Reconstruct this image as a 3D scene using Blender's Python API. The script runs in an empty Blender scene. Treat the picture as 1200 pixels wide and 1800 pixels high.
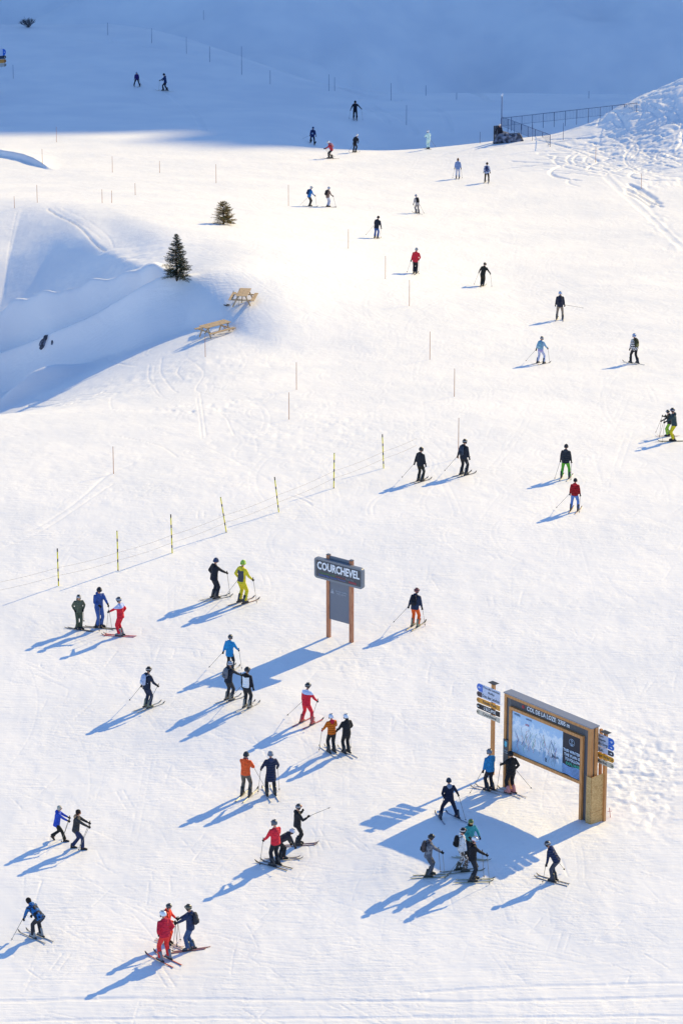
import bpy, math, random
import numpy as np
from mathutils import Vector, Matrix
random.seed(7); np.random.seed(7)
scene = bpy.context.scene
R = math.radians

# ------------------------------------------------------------------ camera
CZ = 63.0                 # camera height above the foreground datum (it stands on a terrace far above the piste)
PITCH = R(20.0)
FPX = 6700.0              # focal length in pixels of the 1200x1800 photograph
cam_d = bpy.data.cameras.new('camera'); cam = bpy.data.objects.new('camera', cam_d)
scene.collection.objects.link(cam); scene.camera = cam
cam_d.sensor_fit = 'VERTICAL'; cam_d.sensor_height = 24.0; cam_d.lens = FPX / 1800.0 * 24.0
cam_d.clip_start = 1.0; cam_d.clip_end = 6000.0
cam.location = (0, 0, CZ); cam.rotation_euler = (math.pi / 2 - PITCH, 0, 0)

# ------------------------------------------------------------------ light
SUN_AZ = Vector((0.63, 0.77)).normalized()      # horizontal direction towards the sun
SUN_EL = R(25.0)
world = bpy.data.worlds.new('World'); scene.world = world; world.use_nodes = True
wn = world.node_tree; wn.nodes.clear()
wo = wn.nodes.new('ShaderNodeOutputWorld'); wb = wn.nodes.new('ShaderNodeBackground'); sky = wn.nodes.new('ShaderNodeTexSky')
sky.sky_type = 'NISHITA'; sky.sun_disc = False; sky.sun_elevation = SUN_EL
sky.sun_rotation = math.atan2(SUN_AZ.x, SUN_AZ.y)
sky.altitude = 2300.0; sky.air_density = 1.0; sky.dust_density = 0.0; sky.ozone_density = 4.0
wb.inputs["Strength"].default_value = 0.15
wn.links.new(sky.outputs['Color'], wb.inputs['Color']); wn.links.new(wb.outputs['Background'], wo.inputs['Surface'])
sun_d = bpy.data.lights.new('sun', 'SUN'); sun = bpy.data.objects.new('sun', sun_d); scene.collection.objects.link(sun)
sun_d.energy = 3.2; sun_d.angle = R(0.5); sun_d.color = (1.0, 0.78, 0.37)
sdir = Vector((SUN_AZ.x * math.cos(SUN_EL), SUN_AZ.y * math.cos(SUN_EL), math.sin(SUN_EL)))
sun.rotation_euler = sdir.to_track_quat('Z', 'Y').to_euler(); sun.location = (60, 60, 120)
scene.view_settings.view_transform = 'Standard'; scene.view_settings.look = 'None'
scene.view_settings.gamma = 1.0; scene.view_settings.use_curve_mapping = False
scene.view_settings.exposure = 0.90

# ------------------------------------------------------------------ terrain height
def sst(x, a, b):
    t = np.clip((np.asarray(x, float) - a) / (b - a), 0, 1)
    return t * t * (3 - 2 * t)
def ramp(x, a, b, r=0.12):
    """straight ramp 0..1 with lightly rounded ends"""
    t = (np.asarray(x, float) - a) / (b - a)
    def sp(v): return 0.5 * (v + np.sqrt(v * v + r * r))
    return sp(t) - sp(t - 1)
_rt = np.random.RandomState(11).rand(256, 256)
def vnoise(x, y, seed=0):
    x = np.asarray(x, float) + seed * 17.31; y = np.asarray(y, float) + seed * 9.77
    xi = np.floor(x).astype(int); yi = np.floor(y).astype(int)
    fx = x - xi; fy = y - yi; fx = fx * fx * (3 - 2 * fx); fy = fy * fy * (3 - 2 * fy)
    a = _rt[xi & 255, yi & 255]; b = _rt[(xi + 1) & 255, yi & 255]
    c = _rt[xi & 255, (yi + 1) & 255]; d = _rt[(xi + 1) & 255, (yi + 1) & 255]
    return (a + (b - a) * fx) * (1 - fy) + (c + (d - c) * fx) * fy - 0.5
def fbm(x, y, seed=0, oct=3):
    s = 0.0; a = 1.0
    for k in range(oct):
        s = s + a * vnoise(x * 2 ** k, y * 2 ** k, seed + k * 5); a *= 0.5
    return s
_py = np.array([-400, 60, 118, 124, 145, 160, 175, 190, 221, 256, 304, 325, 340, 360, 385, 410, 430, 445, 470, 520, 700, 4000.])
_pz = np.array([-66, -62, -62.2, -62.4, -63.0, -63.2, -64, -65.7, -70.6, -76, -83.4, -86.3, -88.3, -91.3, -95, -97, -97.6, -100, -110, -122, -126, -126.])
_ty = np.arange(-400, 1600, 1.0); _tz = np.interp(_ty, _py, _pz)
_k = np.exp(-0.5 * (np.arange(-15, 16) / 5.0) ** 2); _k /= _k.sum()
_tz = np.convolve(np.pad(_tz, 15, mode='edge'), _k, mode='valid')
def edge_row(X):          # where the sunlit ground ends (m from camera), the far ridge is notched to match
    return np.interp(X, [-60, -31, -23, -18.5, -17.6, -10.5, -9.3, -1, 3, 60], [351, 352.5, 356, 361, 341.5, 343.5, 338, 338.5, 349, 352])
D_R = 600.0
def mountain(X, Y):
    Xe = X - SUN_AZ.x * D_R
    Yr = 345 + SUN_AZ.y * D_R
    e = edge_row(Xe)
    crest = np.interp(e, _ty, _tz) + math.tan(SUN_EL) / SUN_AZ.y * (Yr - e)
    far = fbm(X / 60.0, Y / 60.0, 3, 4) * sst(np.abs(Xe), 60, 160) * 30
    crest = crest + far
    up = crest - 0.915 * (Yr - Y) + 4 * fbm(X / 30.0, Y / 60.0, 8, 2) * sst(Yr - Y, 20, 80)
    down = crest - 0.5 * (Y - Yr)
    m = np.minimum(np.minimum(up, crest + 0 * Y), down)
    return np.maximum(m, -130)
_tx = np.arange(-80, 80, .1)
def table(xs, ys, sig):
    v = np.interp(_tx, xs, ys)
    if sig > 0:
        n = int(sig * 40); k = np.exp(-0.5 * (np.arange(-n, n + 1) / (sig * 10)) ** 2); k /= k.sum()
        v = np.convolve(np.pad(v, n, mode='edge'), k, mode='valid')
    return v
SLB = 0.30
T_HB = table([-40, -21, -16.5, -13, -10.4, -9.0, -6, -3, 2, 8, 12], [1.7, 1.8, 2.1, 2.9, 3.1, 3.0, 2.7, 2.2, 1.2, .4, 0], .4)
T_WA = table([-40, -10.0, -8.7, -7.5, -6.2, -4, 2], [0, 0, 1.9, 5.0, 9.5, 17, 26], .45)
T_YC = table([-40, -21, -16.5, -13, -10.4, -8.2, -6.2, -4, 0], [248, 242.0, 240.2, 239.2, 239.6, 240.8, 242.5, 245, 249], .6)
T_HR = table([-40, -22.6, -18.6, -15.4, -13.0, -11.0], [5.2, 5.4, 5.3, 2.6, 1.0, 0], 1.3)
T_HT = table([-60, -22, -18, -14, -8, -3, 3, 10, 14], [4.0, 4.2, 4.3, 4.0, 3.6, 2.7, 1.4, .3, 0], 2.5)
def tb(T, X): return np.interp(X, _tx, T)
def ground(X, Y):
    """smooth terrain height (world z)"""
    X = np.asarray(X, float); Y = np.asarray(Y, float)
    # the plateau edge comes nearer towards the right
    sh = 34 * sst(X, -28, 6) * sst(Y, 375, 400)
    z = np.interp(Y + sh, _ty, _tz)
    # crest of the lit piste and the hollow behind it, centre and right
    wr = sst(X, -7, 5)
    z = z - wr * 4.6 * ramp(Y, 341.5 , 351, .15) * (1 - sst(Y, 356, 386))
    # ground falling away to the left
    g = 0.5 * (-(X + 8) + np.sqrt((X + 8) ** 2 + 4))
    G = -0.39 * np.minimum(g, 16) * sst(Y, 196, 232)
    fade = np.clip(1 - ramp(Y, 254, 340, .10), 0, 1)
    wob = 0.5 * fbm(X / 6.0, Y / 14.0, 21, 2)
    hb = tb(T_HB, X); c = tb(T_YC, X) + wob
    wA = np.maximum(hb, .3) / 0.95 + tb(T_WA, X)
    A = hb * ramp(Y, c - wA, c, .12)
    yr_ = c + 3.0 + .12 * np.clip(-X - 11, 0, 9) + .35 * fbm(X / 2.8, Y * 0, 61, 2)
    ra = (1.25 + .25 * np.clip(-X - 11, 0, 9)) * sst(-X, 10, 13) * (1 + .45 * fbm(X / 2.2, Y / 3, 24, 2))
    q_ = Y - yr_
    rid = ra * np.where(q_ < 0, np.exp(-(q_ / .75) ** 2), np.exp(-(q_ / 2.2) ** 2))
    dip = 0.9 * np.exp(-((Y - (c + .1)) / 0.5) ** 2) * sst(-X, 9, 12) - 0.7 * np.exp(-((Y - (c + 1.5)) / 0.7) ** 2) * sst(-X, 11.5, 15)
    hr = tb(T_HR, X) + .12 * fbm(X / 3.0, Y / 12.0, 27, 2); y0 = c + 3.6 + 0.14 * np.clip(-X - 12, 0, 9)
    wB = np.maximum(hr, .3) / SLB
    B = np.maximum(hr, 0) * ramp(Y, y0, y0 + wB, .12)
    hump = 0.6 * np.exp(-((X + 8.5) / 8.5) ** 2) * sst(Y, 222, 246)
    front = G + A + B + hump
    back = tb(T_HT, X) * fade
    wq = sst(Y, y0 + wB - .5, y0 + wB + 16)
    z = z + front * (1 - wq) + back * wq + rid + dip
    # ledge at the far left that catches the sun
    z = z + 1.5 * np.exp(-((X + 19.6) / 2.6) ** 2 - ((Y - 235.0 - 0.5 * (X + 19.6)) / 1.0) ** 2)
    # two low cut steps of the groomer on the upper left
    L2 = np.interp(X, [-60, -30.6, -28.0, -25.0, -20], [336, 331, 325.5, 315.5, 308]) + .3 * fbm(X / .9, Y * 0, 92, 2)
    z = z + .6 * sst(-X, 24.0, 27) * sst(Y, L2 - .3, L2 + .3) * np.exp(-np.clip(Y - L2, 0, 99) / 8)
    # rough mound upper right
    m = 6.4 * sst(X + 0.10 * (Y - 345), 17.5, 34) + 3 * sst(X, 32, 60)
    z = z + m * np.exp(-((Y - 345) / 15.0) ** 2) * sst(Y, 300, 330)
    # the lit crest climbs towards the right
    z = z + 1.5 * sst(X, 3, 21) * np.exp(-((Y - 345) / 22.0) ** 2)
    # low swells round the two big signs
    z = z + 0.38 * np.exp(-(((X - 3.4) / 4.5) ** 2 + ((Y - 133.5) / 5.0) ** 2))
    z = z + 0.30 * np.exp(-(((X + 4.0) / 3.5) ** 2 + ((Y - 147.5) / 4.0) ** 2))
    mt = mountain(X, Y)
    z = np.where(Y > 440, np.maximum(z, mt), z)
    near = np.clip((Y - 90) / 30, 0, 1)
    z = z + 0.2 * fbm(X / 14.0, Y / 22.0, 2, 2) * near
    return z + CZ

_cp, _sp = math.cos(PITCH), math.sin(PITCH)
def ray(px, py):
    u = (px - 600.0) / FPX; v = (900.0 - py) / FPX
    return np.array([u, _cp + v * _sp, -_sp + v * _cp])
def hit(px, py, lo=100.0, hi=700.0):
    """world point where the line of sight of a photo pixel meets the ground"""
    d = ray(px, py); t = np.arange(lo, hi, 0.5)
    P = d[None, :] * t[:, None]; dz = P[:, 2] + CZ - ground(P[:, 0], P[:, 1])
    i = int(np.argmax(dz < 0)); a, b = t[i - 1], t[i]
    for _ in range(25):
        m = 0.5 * (a + b); p = d * m
        if p[2] + CZ - float(ground(p[0], p[1])) < 0: b = m
        else: a = m
    p = d * b
    return Vector((p[0], p[1], float(ground(p[0], p[1]))))
def gz(x, y): return float(ground(x, y))
def mpx(p):               # metres per photo pixel at a world point
    return (p[1] * _cp + (CZ - p[2]) * _sp) / FPX
def project(p):
    d = p[1] * _cp + (CZ - p[2]) * _sp; up = p[1] * _sp - (CZ - p[2]) * _cp
    return 600 + p[0] / d * FPX, 900 - up / d * FPX

# ------------------------------------------------------------------ materials
def mat(name, col=(.5, .5, .5), rough=.6, metal=0.0, spec=None):
    m = bpy.data.materials.new(name); m.use_nodes = True
    b = m.node_tree.nodes['Principled BSDF']
    b.inputs['Base Color'].default_value = (*col, 1); b.inputs['Roughness'].default_value = rough; b.inputs['Metallic'].default_value = metal
    if spec is not None: b.inputs['Specular IOR Level'].default_value = spec
    return m
def nd(m, t, **kw):
    n = m.node_tree.nodes.new(t)
    for k, v in kw.items(): setattr(n, k, v)
    return n
def lk(m, a, b): m.node_tree.links.new(a, b)

def snow_material():
    m = mat('snow', (.86, .86, .87), .55); b = m.node_tree.nodes['Principled BSDF']
    b.inputs['Specular IOR Level'].default_value = .25
    g = nd(m, 'ShaderNodeNewGeometry')
    def noise(sx, sy, rot, scale, det):
        mp = nd(m, 'ShaderNodeMapping'); mp.inputs['Scale'].default_value = (sx, sy, 1); mp.inputs['Rotation'].default_value = (0, 0, R(rot))
        n = nd(m, 'ShaderNodeTexNoise'); n.inputs['Scale'].default_value = scale; n.inputs['Detail'].default_value = det
        n.inputs['Roughness'].default_value = .6
        lk(m, g.outputs['Position'], mp.inputs['Vector']); lk(m, mp.outputs['Vector'], n.inputs['Vector']); return n
    n1 = noise(1, 1, 0, 3.0, 5); n2 = noise(.25, 2.2, 14, 3.0, 4); n3 = noise(1.5, .3, -12, 2.2, 3); n4 = noise(1, 1, 0, .16, 2)
    a = nd(m, 'ShaderNodeMath', operation='ADD'); c = nd(m, 'ShaderNodeMath', operation='ADD')
    lk(m, n1.outputs['Fac'], a.inputs[0]); lk(m, n2.outputs['Fac'], a.inputs[1]); c.operation = 'MULTIPLY'; n5 = noise(1, .6, 20, .35, 3); mr = nd(m, 'ShaderNodeMapRange'); mr.inputs['From Min'].default_value = .35; mr.inputs['From Max'].default_value = .65; mr.inputs['To Min'].default_value = .25; mr.inputs['To Max'].default_value = 1.5; lk(m, n5.outputs['Fac'], mr.inputs['Value']); lk(m, a.outputs[0], c.inputs[0]); lk(m, mr.outputs['Result'], c.inputs[1])
    bp = nd(m, 'ShaderNodeBump'); bp.inputs['Strength'].default_value = .5; bp.inputs['Distance'].default_value = .045
    lk(m, c.outputs[0], bp.inputs['Height']); lk(m, bp.outputs['Normal'], b.inputs['Normal'])
    rp = nd(m, 'ShaderNodeValToRGB'); rp.color_ramp.elements[0].position = .35; rp.color_ramp.elements[1].position = .65
    rp.color_ramp.elements[0].color = (.81, .815, .835, 1); rp.color_ramp.elements[1].color = (.89, .88, .875, 1)
    lk(m, n4.outputs['Fac'], rp.inputs['Fac']); lk(m, rp.outputs['Color'], b.inputs['Base Color'])
    return m
SNOW = snow_material()

# ------------------------------------------------------------------ terrain mesh: one sheet
def build_terrain():
    import bmesh
    us = np.concatenate([-np.geomspace(1.6, .098, 40), np.linspace(-.096, .096, 640), np.linspace(.099, .36, 26), np.linspace(.365, .60, 70), np.geomspace(.62, 1.7, 16)])
    # rows follow the photograph's rows over the flat profile, so that detail is even in view
    yy = np.arange(60, 400, .25); zz = np.interp(yy, _ty, _tz); pyr = 900 - FPX * np.tan(PITCH - np.arctan2(-zz, yy))
    o = np.argsort(pyr); rows_px = np.arange(1840, 262, -1.3)
    near = np.interp(rows_px, pyr[o], yy[o])
    band = np.arange(near[-1] + .2, 372, .2)
    # the hillocks on the left present steep faces: give their rows double density
    near = np.sort(np.concatenate([near, np.arange(232, 256, .12)]))
    near = near[np.concatenate([[True], np.diff(near) > .03])]
    near = np.sort(np.concatenate([near, np.arange(276, 300, .22), np.arange(312, near[-1], .22)])); near = near[np.concatenate([[True], np.diff(near) > .08])] if False else near[np.concatenate([[True], np.diff(near) > .03])]
    ys = np.concatenate([np.linspace(-300, near[0] - 3, 28), near, band, np.arange(372.5, 445, .5), np.arange(446, 530, 1.5), np.arange(533, 780, 6), np.arange(782, 830, 2.0), np.geomspace(836, 3500, 30)])
    U, Yg = np.meshgrid(us, ys); X = U * np.maximum(Yg, 90.0)
    Z = ground(X, Yg)
    # ---- relief too small for the smooth terrain
    inn = (np.abs(U) < .12) & (Yg > 100) & (Yg < 380)
    def zone(cx, cy, rx, ry): return np.exp(-(((X - cx) / rx) ** 2 + ((Yg - cy) / ry) ** 2) ** 1.5)
    w_m = sst(X + .12 * (Yg - 345) + .8 * fbm(X / 2, Yg / 4, 39, 2), 19, 25) * sst(Yg, 312, 326) * (1 - sst(Yg, 352, 360))
    rdg = 1 - 2 * np.abs(fbm(X / 1.9 + .6 * fbm(X / 5, Yg / 5, 4, 2), Yg / 2.6 + X * .2, 31, 3))
    Z += w_m * (.75 * fbm(X / 4.2, Yg / 7.0, 31, 2) + 0.12 * (rdg - .6) + .07 * fbm(X / .8, Yg / 1.0, 33, 3))
    Z += sst(X, 22, 26) * sst(Yg, 262, 280) * (1 - sst(Yg, 312, 322)) * .18 * fbm(X / .8, Yg / 3.0, 35, 3) * sst(fbm(X / 5, Yg / 12, 36, 2), 0, .3)
    w_f = zone(12.0, 141.5, 3.2, 5.5)                      # trampled snow behind the piste map
    Z += w_f * (.08 * fbm(X / .30 + .5 * vnoise(X, Yg, 43), Yg / .38, 41, 2) + .05 * fbm(X / 1.1, Yg / .5, 42, 2))
    w_r = zone(-19, 250, 8, 7) * .8
    Z += w_r * .16 * fbm(X / 1.1, Yg / 1.0, 44, 3)
    w_n = zone(-1.5, 196, 5.5, 8) + zone(-9, 185, 9, 8) * .4                   # footprints along the marker poles
    Z += w_n * .07 * np.minimum(vnoise(X / .35, Yg / .6, 45), 0)
    Z += inn * (.022 * fbm(X / .7, Yg / 1.2, 46, 3) * (Yg < 335))
    for zx, zy, rx, ry, am in ((-16.5, 214, 2.6, 3.0, .16), (-8.3, 203, 2.2, 2.0, .14), (-5.6, 205, 1.3, 1.4, .10), (-.2, 153.5, 1.6, 1.2, .05), (2.0, 155.5, 1.8, 1.6, .04), (6.2, 141, 1.6, 1.6, .05)):
        Z += zone(zx, zy, rx, ry) * am * np.minimum(fbm(X / .35, Yg / .8, 71, 2), .05)
    w_l = zone(-12, 219, 9, 9)
    Z += w_l * .05 * fbm(X / .5, Yg / 1.5, 47, 3)
    # ---- grooves left by skis
    rng = np.random.RandomState(5); ny, nx = X.shape
    def carve(pts, depth, width):
        pts = np.asarray(pts); x, y = pts[:, 0], pts[:, 1]
        ci = np.searchsorted(us, x / np.maximum(y, 90)); ri = np.searchsorted(ys, y)
        best = {}
        acc = []
        for dr in (-2, -1, 0, 1):
            for dc in (-3, -2, -1, 0, 1, 2):
                r = np.clip(ri + dr, 0, ny - 1); c = np.clip(ci + dc, 0, nx - 1)
                d2 = (X[r, c] - x) ** 2 + (ys[r] - y) ** 2
                acc.append((r * nx + c, np.exp(-d2 / (width * width))))
        idx = np.concatenate([a[0] for a in acc]); w = np.concatenate([a[1] for a in acc])
        m = np.zeros(0)
        np.maximum.at(buf, idx, w * depth)
    buf = np.zeros(nx * ny)
    def arc(x, y, ang, L, curv, depth=.03, width=.06, twin=.0):
        n = max(4, int(L / .07)); s = np.linspace(0, L, n); a = ang + curv * s
        dx = np.cumsum(np.cos(a)) * (L / n); dy = np.cumsum(np.sin(a)) * (L / n)
        carve(np.stack([x + dx, y + dy], 1), depth, width)
        if twin: carve(np.stack([x + dx - np.sin(a) * twin, y + dy + np.cos(a) * twin], 1), depth, width)
    for k in range(420):                                  # long faint runs across the foreground
        y = rng.uniform(117, 180); x = rng.uniform(-.095, .08) * y
        arc(x, y, rng.choice([rng.normal(.12, .2), rng.normal(-.6, .25), rng.normal(1.1, .4)], p=[.5, .25, .25]), rng.uniform(4, 16), rng.normal(0, .03), rng.uniform(.005, .012), .03, rng.choice([0, .28]))
    for k in range(2600):                                 # foreground scratches
        y = rng.uniform(117, 182); x = rng.uniform(-.095, .095) * y
        ang = rng.choice([rng.normal(.15, .35), rng.normal(-.5, .3), rng.normal(1.2, .5)], p=[.55, .25, .2])
        arc(x, y, ang, rng.uniform(.3, 2.6), rng.normal(0, .06), rng.uniform(.006, .024), .03, rng.choice([0, 0, 0, 0, .3]))
    for k in range(420):                                  # carved turns down the piste
        y = rng.uniform(172, 325); x = rng.uniform(-.03, .095) * y
        ang = rng.normal(1.57, .55); c = rng.normal(0, .05)
        arc(x, y, ang, rng.uniform(6, 26), c, rng.uniform(.006, .014), .05, rng.choice([0, .35]))
    for k in range(220):
        y = rng.uniform(185, 330); x = rng.uniform(-.09, .09) * y
        arc(x, y, rng.normal(.2, .5), rng.uniform(2, 9), rng.normal(0, .08), rng.uniform(.006, .018), .05, rng.choice([0, .35]))
    def trackpx(pp, depth=.05, width=.09, n=90):
        W = [hit(a, b) for a, b in pp]; W = np.array([[w.x, w.y] for w in W])
        t = np.linspace(0, len(W) - 1, n * len(W)); i = np.minimum(t.astype(int), len(W) - 2); f = (t - i)[:, None]
        P0 = W[np.maximum(i - 1, 0)]; P1 = W[i]; P2 = W[i + 1]; P3 = W[np.minimum(i + 2, len(W) - 1)]
        P = .5 * ((2 * P1) + (-P0 + P2) * f + (2 * P0 - 5 * P1 + 4 * P2 - P3) * f ** 2 + (-P0 + 3 * P1 - 3 * P2 + P3) * f ** 3)
        carve(P, depth, width)
    for k in range(260):                                  # the rough mound is criss-crossed by tracks
        y = rng.uniform(318, 350); x = rng.uniform(.066, .096) * y
        arc(x, y, rng.choice([rng.normal(2.3, .5), rng.normal(.3, .5)]), rng.uniform(3, 14), rng.normal(0, .14), rng.uniform(.05, .16), .13)
    for k in range(90):                                   # long swinging descents
        y = rng.uniform(168, 260); x = rng.uniform(-.02, .09) * y; n = 300; s_ = np.linspace(0, rng.uniform(25, 70), n); ph = rng.uniform(0, 6.3); lam = rng.uniform(9, 22); A = rng.uniform(.3, 1.0); a = 1.57 + rng.normal(0, .18) + A * np.sin(s_ / lam * 6.28 + ph)
        st_ = s_[1] - s_[0]; P = np.stack([x + np.cumsum(np.cos(a)) * st_, y + np.cumsum(np.sin(a)) * st_], 1); P = P[P[:, 1] < 335]
        if len(P) > 20:
            t_ = np.linspace(0, len(P) - 1, len(P) * 4); P = np.stack([np.interp(t_, np.arange(len(P)), P[:, 0]), np.interp(t_, np.arange(len(P)), P[:, 1])], 1)
            d_ = rng.uniform(.006, .016); carve(P, d_, .045); carve(P + [.28, .03], d_, .045)
    # faint lines and folds in the shaded slopes
    trackpx([(200, 70), (330, 92), (440, 118), (560, 145), (640, 168), (700, 176)], .22, .8); trackpx([(430, 98), (480, 112), (540, 130), (600, 145), (650, 160)], .18, .6); trackpx([(600, 138), (700, 160), (860, 178)], .2, .7)
    trackpx([(90, 60), (230, 85), (330, 120), (420, 140)], .12, .6); trackpx([(0, 100), (150, 110), (260, 140), (330, 190), (360, 230)], .08, .4); trackpx([(30, 130), (200, 160), (330, 200)], .07, .4); trackpx([(650, 185), (700, 205), (730, 235)], .16, .5); trackpx([(700, 180), (760, 190), (790, 230)], .14, .5); trackpx([(640, 190), (680, 215)], .12, .4)
    # long tracks one can follow in the photograph
    for dx_, dy_ in ((0, 0), (9, 2)):
        trackpx([(263 + dx_, 640 + dy_), (262 + dx_, 668), (278 + dx_, 696 + dy_), (310 + dx_, 705)], 0.022, 0.043)
    trackpx([(0, 768), (90, 762), (190, 765), (250, 775), (285, 785), (312, 803)], 0.031, 0.041)
    trackpx([(352, 690), (356, 720), (362, 765)], 0.031, 0.036); trackpx([(346, 700), (352, 740), (355, 770)], 0.031, 0.036)
    trackpx([(375, 715), (398, 735), (405, 750), (412, 765)], 0.031, 0.036)
    trackpx([(263, 640), (262, 665), (280, 690)], 0.037, 0.041); trackpx([(285, 630), (283, 655), (300, 680), (312, 690)], 0.037, 0.041)
    trackpx([(316, 645), (312, 655), (322, 668)], 0.037, 0.041); trackpx([(330, 630), (352, 645), (358, 660), (345, 685), (370, 695)], 0.031, 0.041)
    trackpx([(190, 630), (215, 640), (240, 643)], 0.037, 0.051); trackpx([(195, 700), (196, 715), (210, 720), (300, 722), (420, 726)], 0.025, 0.041)
    trackpx([(50, 713), (90, 712), (150, 700), (185, 688)], 0.100, 0.084); trackpx([(60, 700), (110, 703), (140, 696), (210, 690)], 0.050, 0.061)
    trackpx([(0, 950), (60, 930), (110, 900), (150, 870), (190, 835), (235, 815)], 0.031, 0.076); trackpx([(0, 965), (70, 935), (130, 897), (200, 850)], 0.031, 0.061)
    trackpx([(0, 1000), (100, 975), (250, 930), (400, 880), (560, 830), (660, 790)], 0.019, 0.051)
    trackpx([(0, 1040), (120, 1010), (280, 955), (420, 905), (560, 860)], 0.019, 0.041)
    trackpx([(0, 1022), (130, 1000), (260, 960), (400, 912), (520, 868), (600, 842)], 0.022, 0.041)
    trackpx([(488, 872), (510, 872), (535, 880), (548, 888)], 0.043, 0.061); trackpx([(490, 868), (520, 868), (548, 880)], 0.037, 0.051)
    pass
    trackpx([(1000, 250), (1045, 290), (1100, 345), (1150, 390), (1200, 440)], .05, .4); trackpx([(1015, 252), (1060, 292), (1120, 345), (1200, 425)], .03, .2)
    
    for q_ in range(16):
        a_, b_ = rng.uniform(-10, 14), rng.uniform(-9, 9); trackpx([(1106 + a_, 330 + b_), (1125 + a_ * .6, 340 + b_), (1150 + a_, 356 + b_)][:3], rng.uniform(.08, .25), rng.uniform(.10, .2), 40)
    trackpx([(85, 368), (130, 392), (165, 425), (185, 440)], .10, .06); trackpx([(95, 366), (150, 398), (180, 420)], 0.050, 0.043); trackpx([(110, 366), (150, 385), (190, 415), (200, 435)], 0.037, 0.043); trackpx([(30, 372), (18, 430), (8, 520)], 0.031, 0.034)
    trackpx([(740, 1745), (900, 1735), (1200, 1728)], .03, .2); trackpx([(0, 1760), (300, 1755), (800, 1760), (1200, 1752)], .03, .25)
    trackpx([(0, 1795), (400, 1790), (1200, 1785)], .03, .2)
    Z -= buf.reshape(ny, nx)
    Z += .012 * (Yg < 124) * fbm(X / 1.5, Yg / .12, 51, 2)                       # groomed ribs at the bottom
    co = np.stack([X, Yg, Z], -1).reshape(-1, 3).astype(np.float32)
    i = (np.arange(ny - 1)[:, None] * nx + np.arange(nx - 1)[None, :]).ravel()
    f = np.stack([i, i + 1, i + nx + 1, i + nx], 1).astype(np.int32)
    me = bpy.data.meshes.new('snow_ground'); me.vertices.add(len(co)); me.vertices.foreach_set('co', co.ravel())
    me.loops.add(f.size); me.loops.foreach_set('vertex_index', f.ravel())
    me.polygons.add(len(f)); me.polygons.foreach_set('loop_start', np.arange(0, f.size, 4, dtype=np.int32))
    me.polygons.foreach_set('use_smooth', np.ones(len(f), bool))
    me.update(calc_edges=True); me.materials.append(SNOW)
    o = bpy.data.objects.new('snow_ground', me); scene.collection.objects.link(o); o['kind'] = 'structure'
    print('terrain', nx, ny, nx * ny)
    return o
build_terrain()

# ================================================================== helpers
import bmesh
COL = scene.collection
def srgb(h):
    h = h.lstrip('#'); v = [int(h[i:i + 2], 16) / 255 for i in (0, 2, 4)]
    return tuple(((c + .055) / 1.055) ** 2.4 if c > .04045 else c / 12.92 for c in v)
def mesh_obj(name, bm, mats=(), parent=None, smooth=True):
    me = bpy.data.meshes.new(name); bm.normal_update(); bm.to_mesh(me); bm.free()
    if smooth: me.polygons.foreach_set('use_smooth', [True] * len(me.polygons))
    for m in (mats if isinstance(mats, (list, tuple)) else [mats]): me.materials.append(m)
    return link(name, me, parent)
def link(name, me, parent=None):
    o = bpy.data.objects.new(name, me); COL.objects.link(o)
    if parent: o.parent = parent
    return o
def empty(name, loc=(0, 0, 0), yaw=0.0, scale=1.0):
    o = bpy.data.objects.new(name, None); COL.objects.link(o); o.location = loc; o.rotation_euler = (0, 0, yaw)
    o.scale = (scale,) * 3; o.empty_display_size = .2; return o
def tag(o, label, cat, group=None):
    o['label'] = label; o['category'] = cat
    if group: o['group'] = group
    return o
def box(bm, x0, x1, y0, y1, z0, z1, mi=0, bev=0.0, M=None):
    vs = [bm.verts.new((x, y, z)) for z in (z0, z1) for y in (y0, y1) for x in (x0, x1)]
    fs = [bm.faces.new([vs[i] for i in q]) for q in ((0, 2, 3, 1), (4, 5, 7, 6), (0, 1, 5, 4), (2, 6, 7, 3), (0, 4, 6, 2), (1, 3, 7, 5))]
    for f in fs: f.material_index = mi
    if bev > 0:
        r = bmesh.ops.bevel(bm, geom=list({e for f in fs for e in f.edges}), offset=bev, segments=1, affect='EDGES')
        vs = list({v for f in r['faces'] for v in f.verts} | {v for v in vs if v.is_valid})
        for f in r['faces']: f.material_index = mi
    if M is not None:
        for v in vs:
            if v.is_valid: v.co = M @ v.co
    return vs
def tube(bm, pts, rad, n=8, side=None, mi=0, cap=True):
    """loft round or oval rings along pts; rad: number or (across, depth) per point"""
    pts = [Vector(p) for p in pts]; rings = []; k = len(pts)
    ref = Vector(side) if side is not None else None
    prev = None
    for i, p in enumerate(pts):
        d = (pts[min(i + 1, k - 1)] - pts[max(i - 1, 0)])
        d = d.normalized() if d.length > 1e-9 else Vector((0, 0, 1))
        if ref is not None: a = (ref - d * ref.dot(d)).normalized()
        elif prev is None:
            a = d.orthogonal().normalized()
        else: a = (prev - d * prev.dot(d)).normalized()
        prev = a; b = d.cross(a); r = rad[i] if isinstance(rad, list) else rad
        ra, rb = r if isinstance(r, (list, tuple)) else (r, r)
        rings.append([bm.verts.new(p + a * (ra * math.cos(t)) + b * (rb * math.sin(t))) for t in [2 * math.pi * j / n for j in range(n)]])
    for i in range(k - 1):
        for j in range(n):
            f = bm.faces.new((rings[i][j], rings[i][(j + 1) % n], rings[i + 1][(j + 1) % n], rings[i + 1][j])); f.material_index = mi
    if cap:
        f = bm.faces.new(rings[0][::-1]); f.material_index = mi; f = bm.faces.new(rings[-1]); f.material_index = mi
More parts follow.
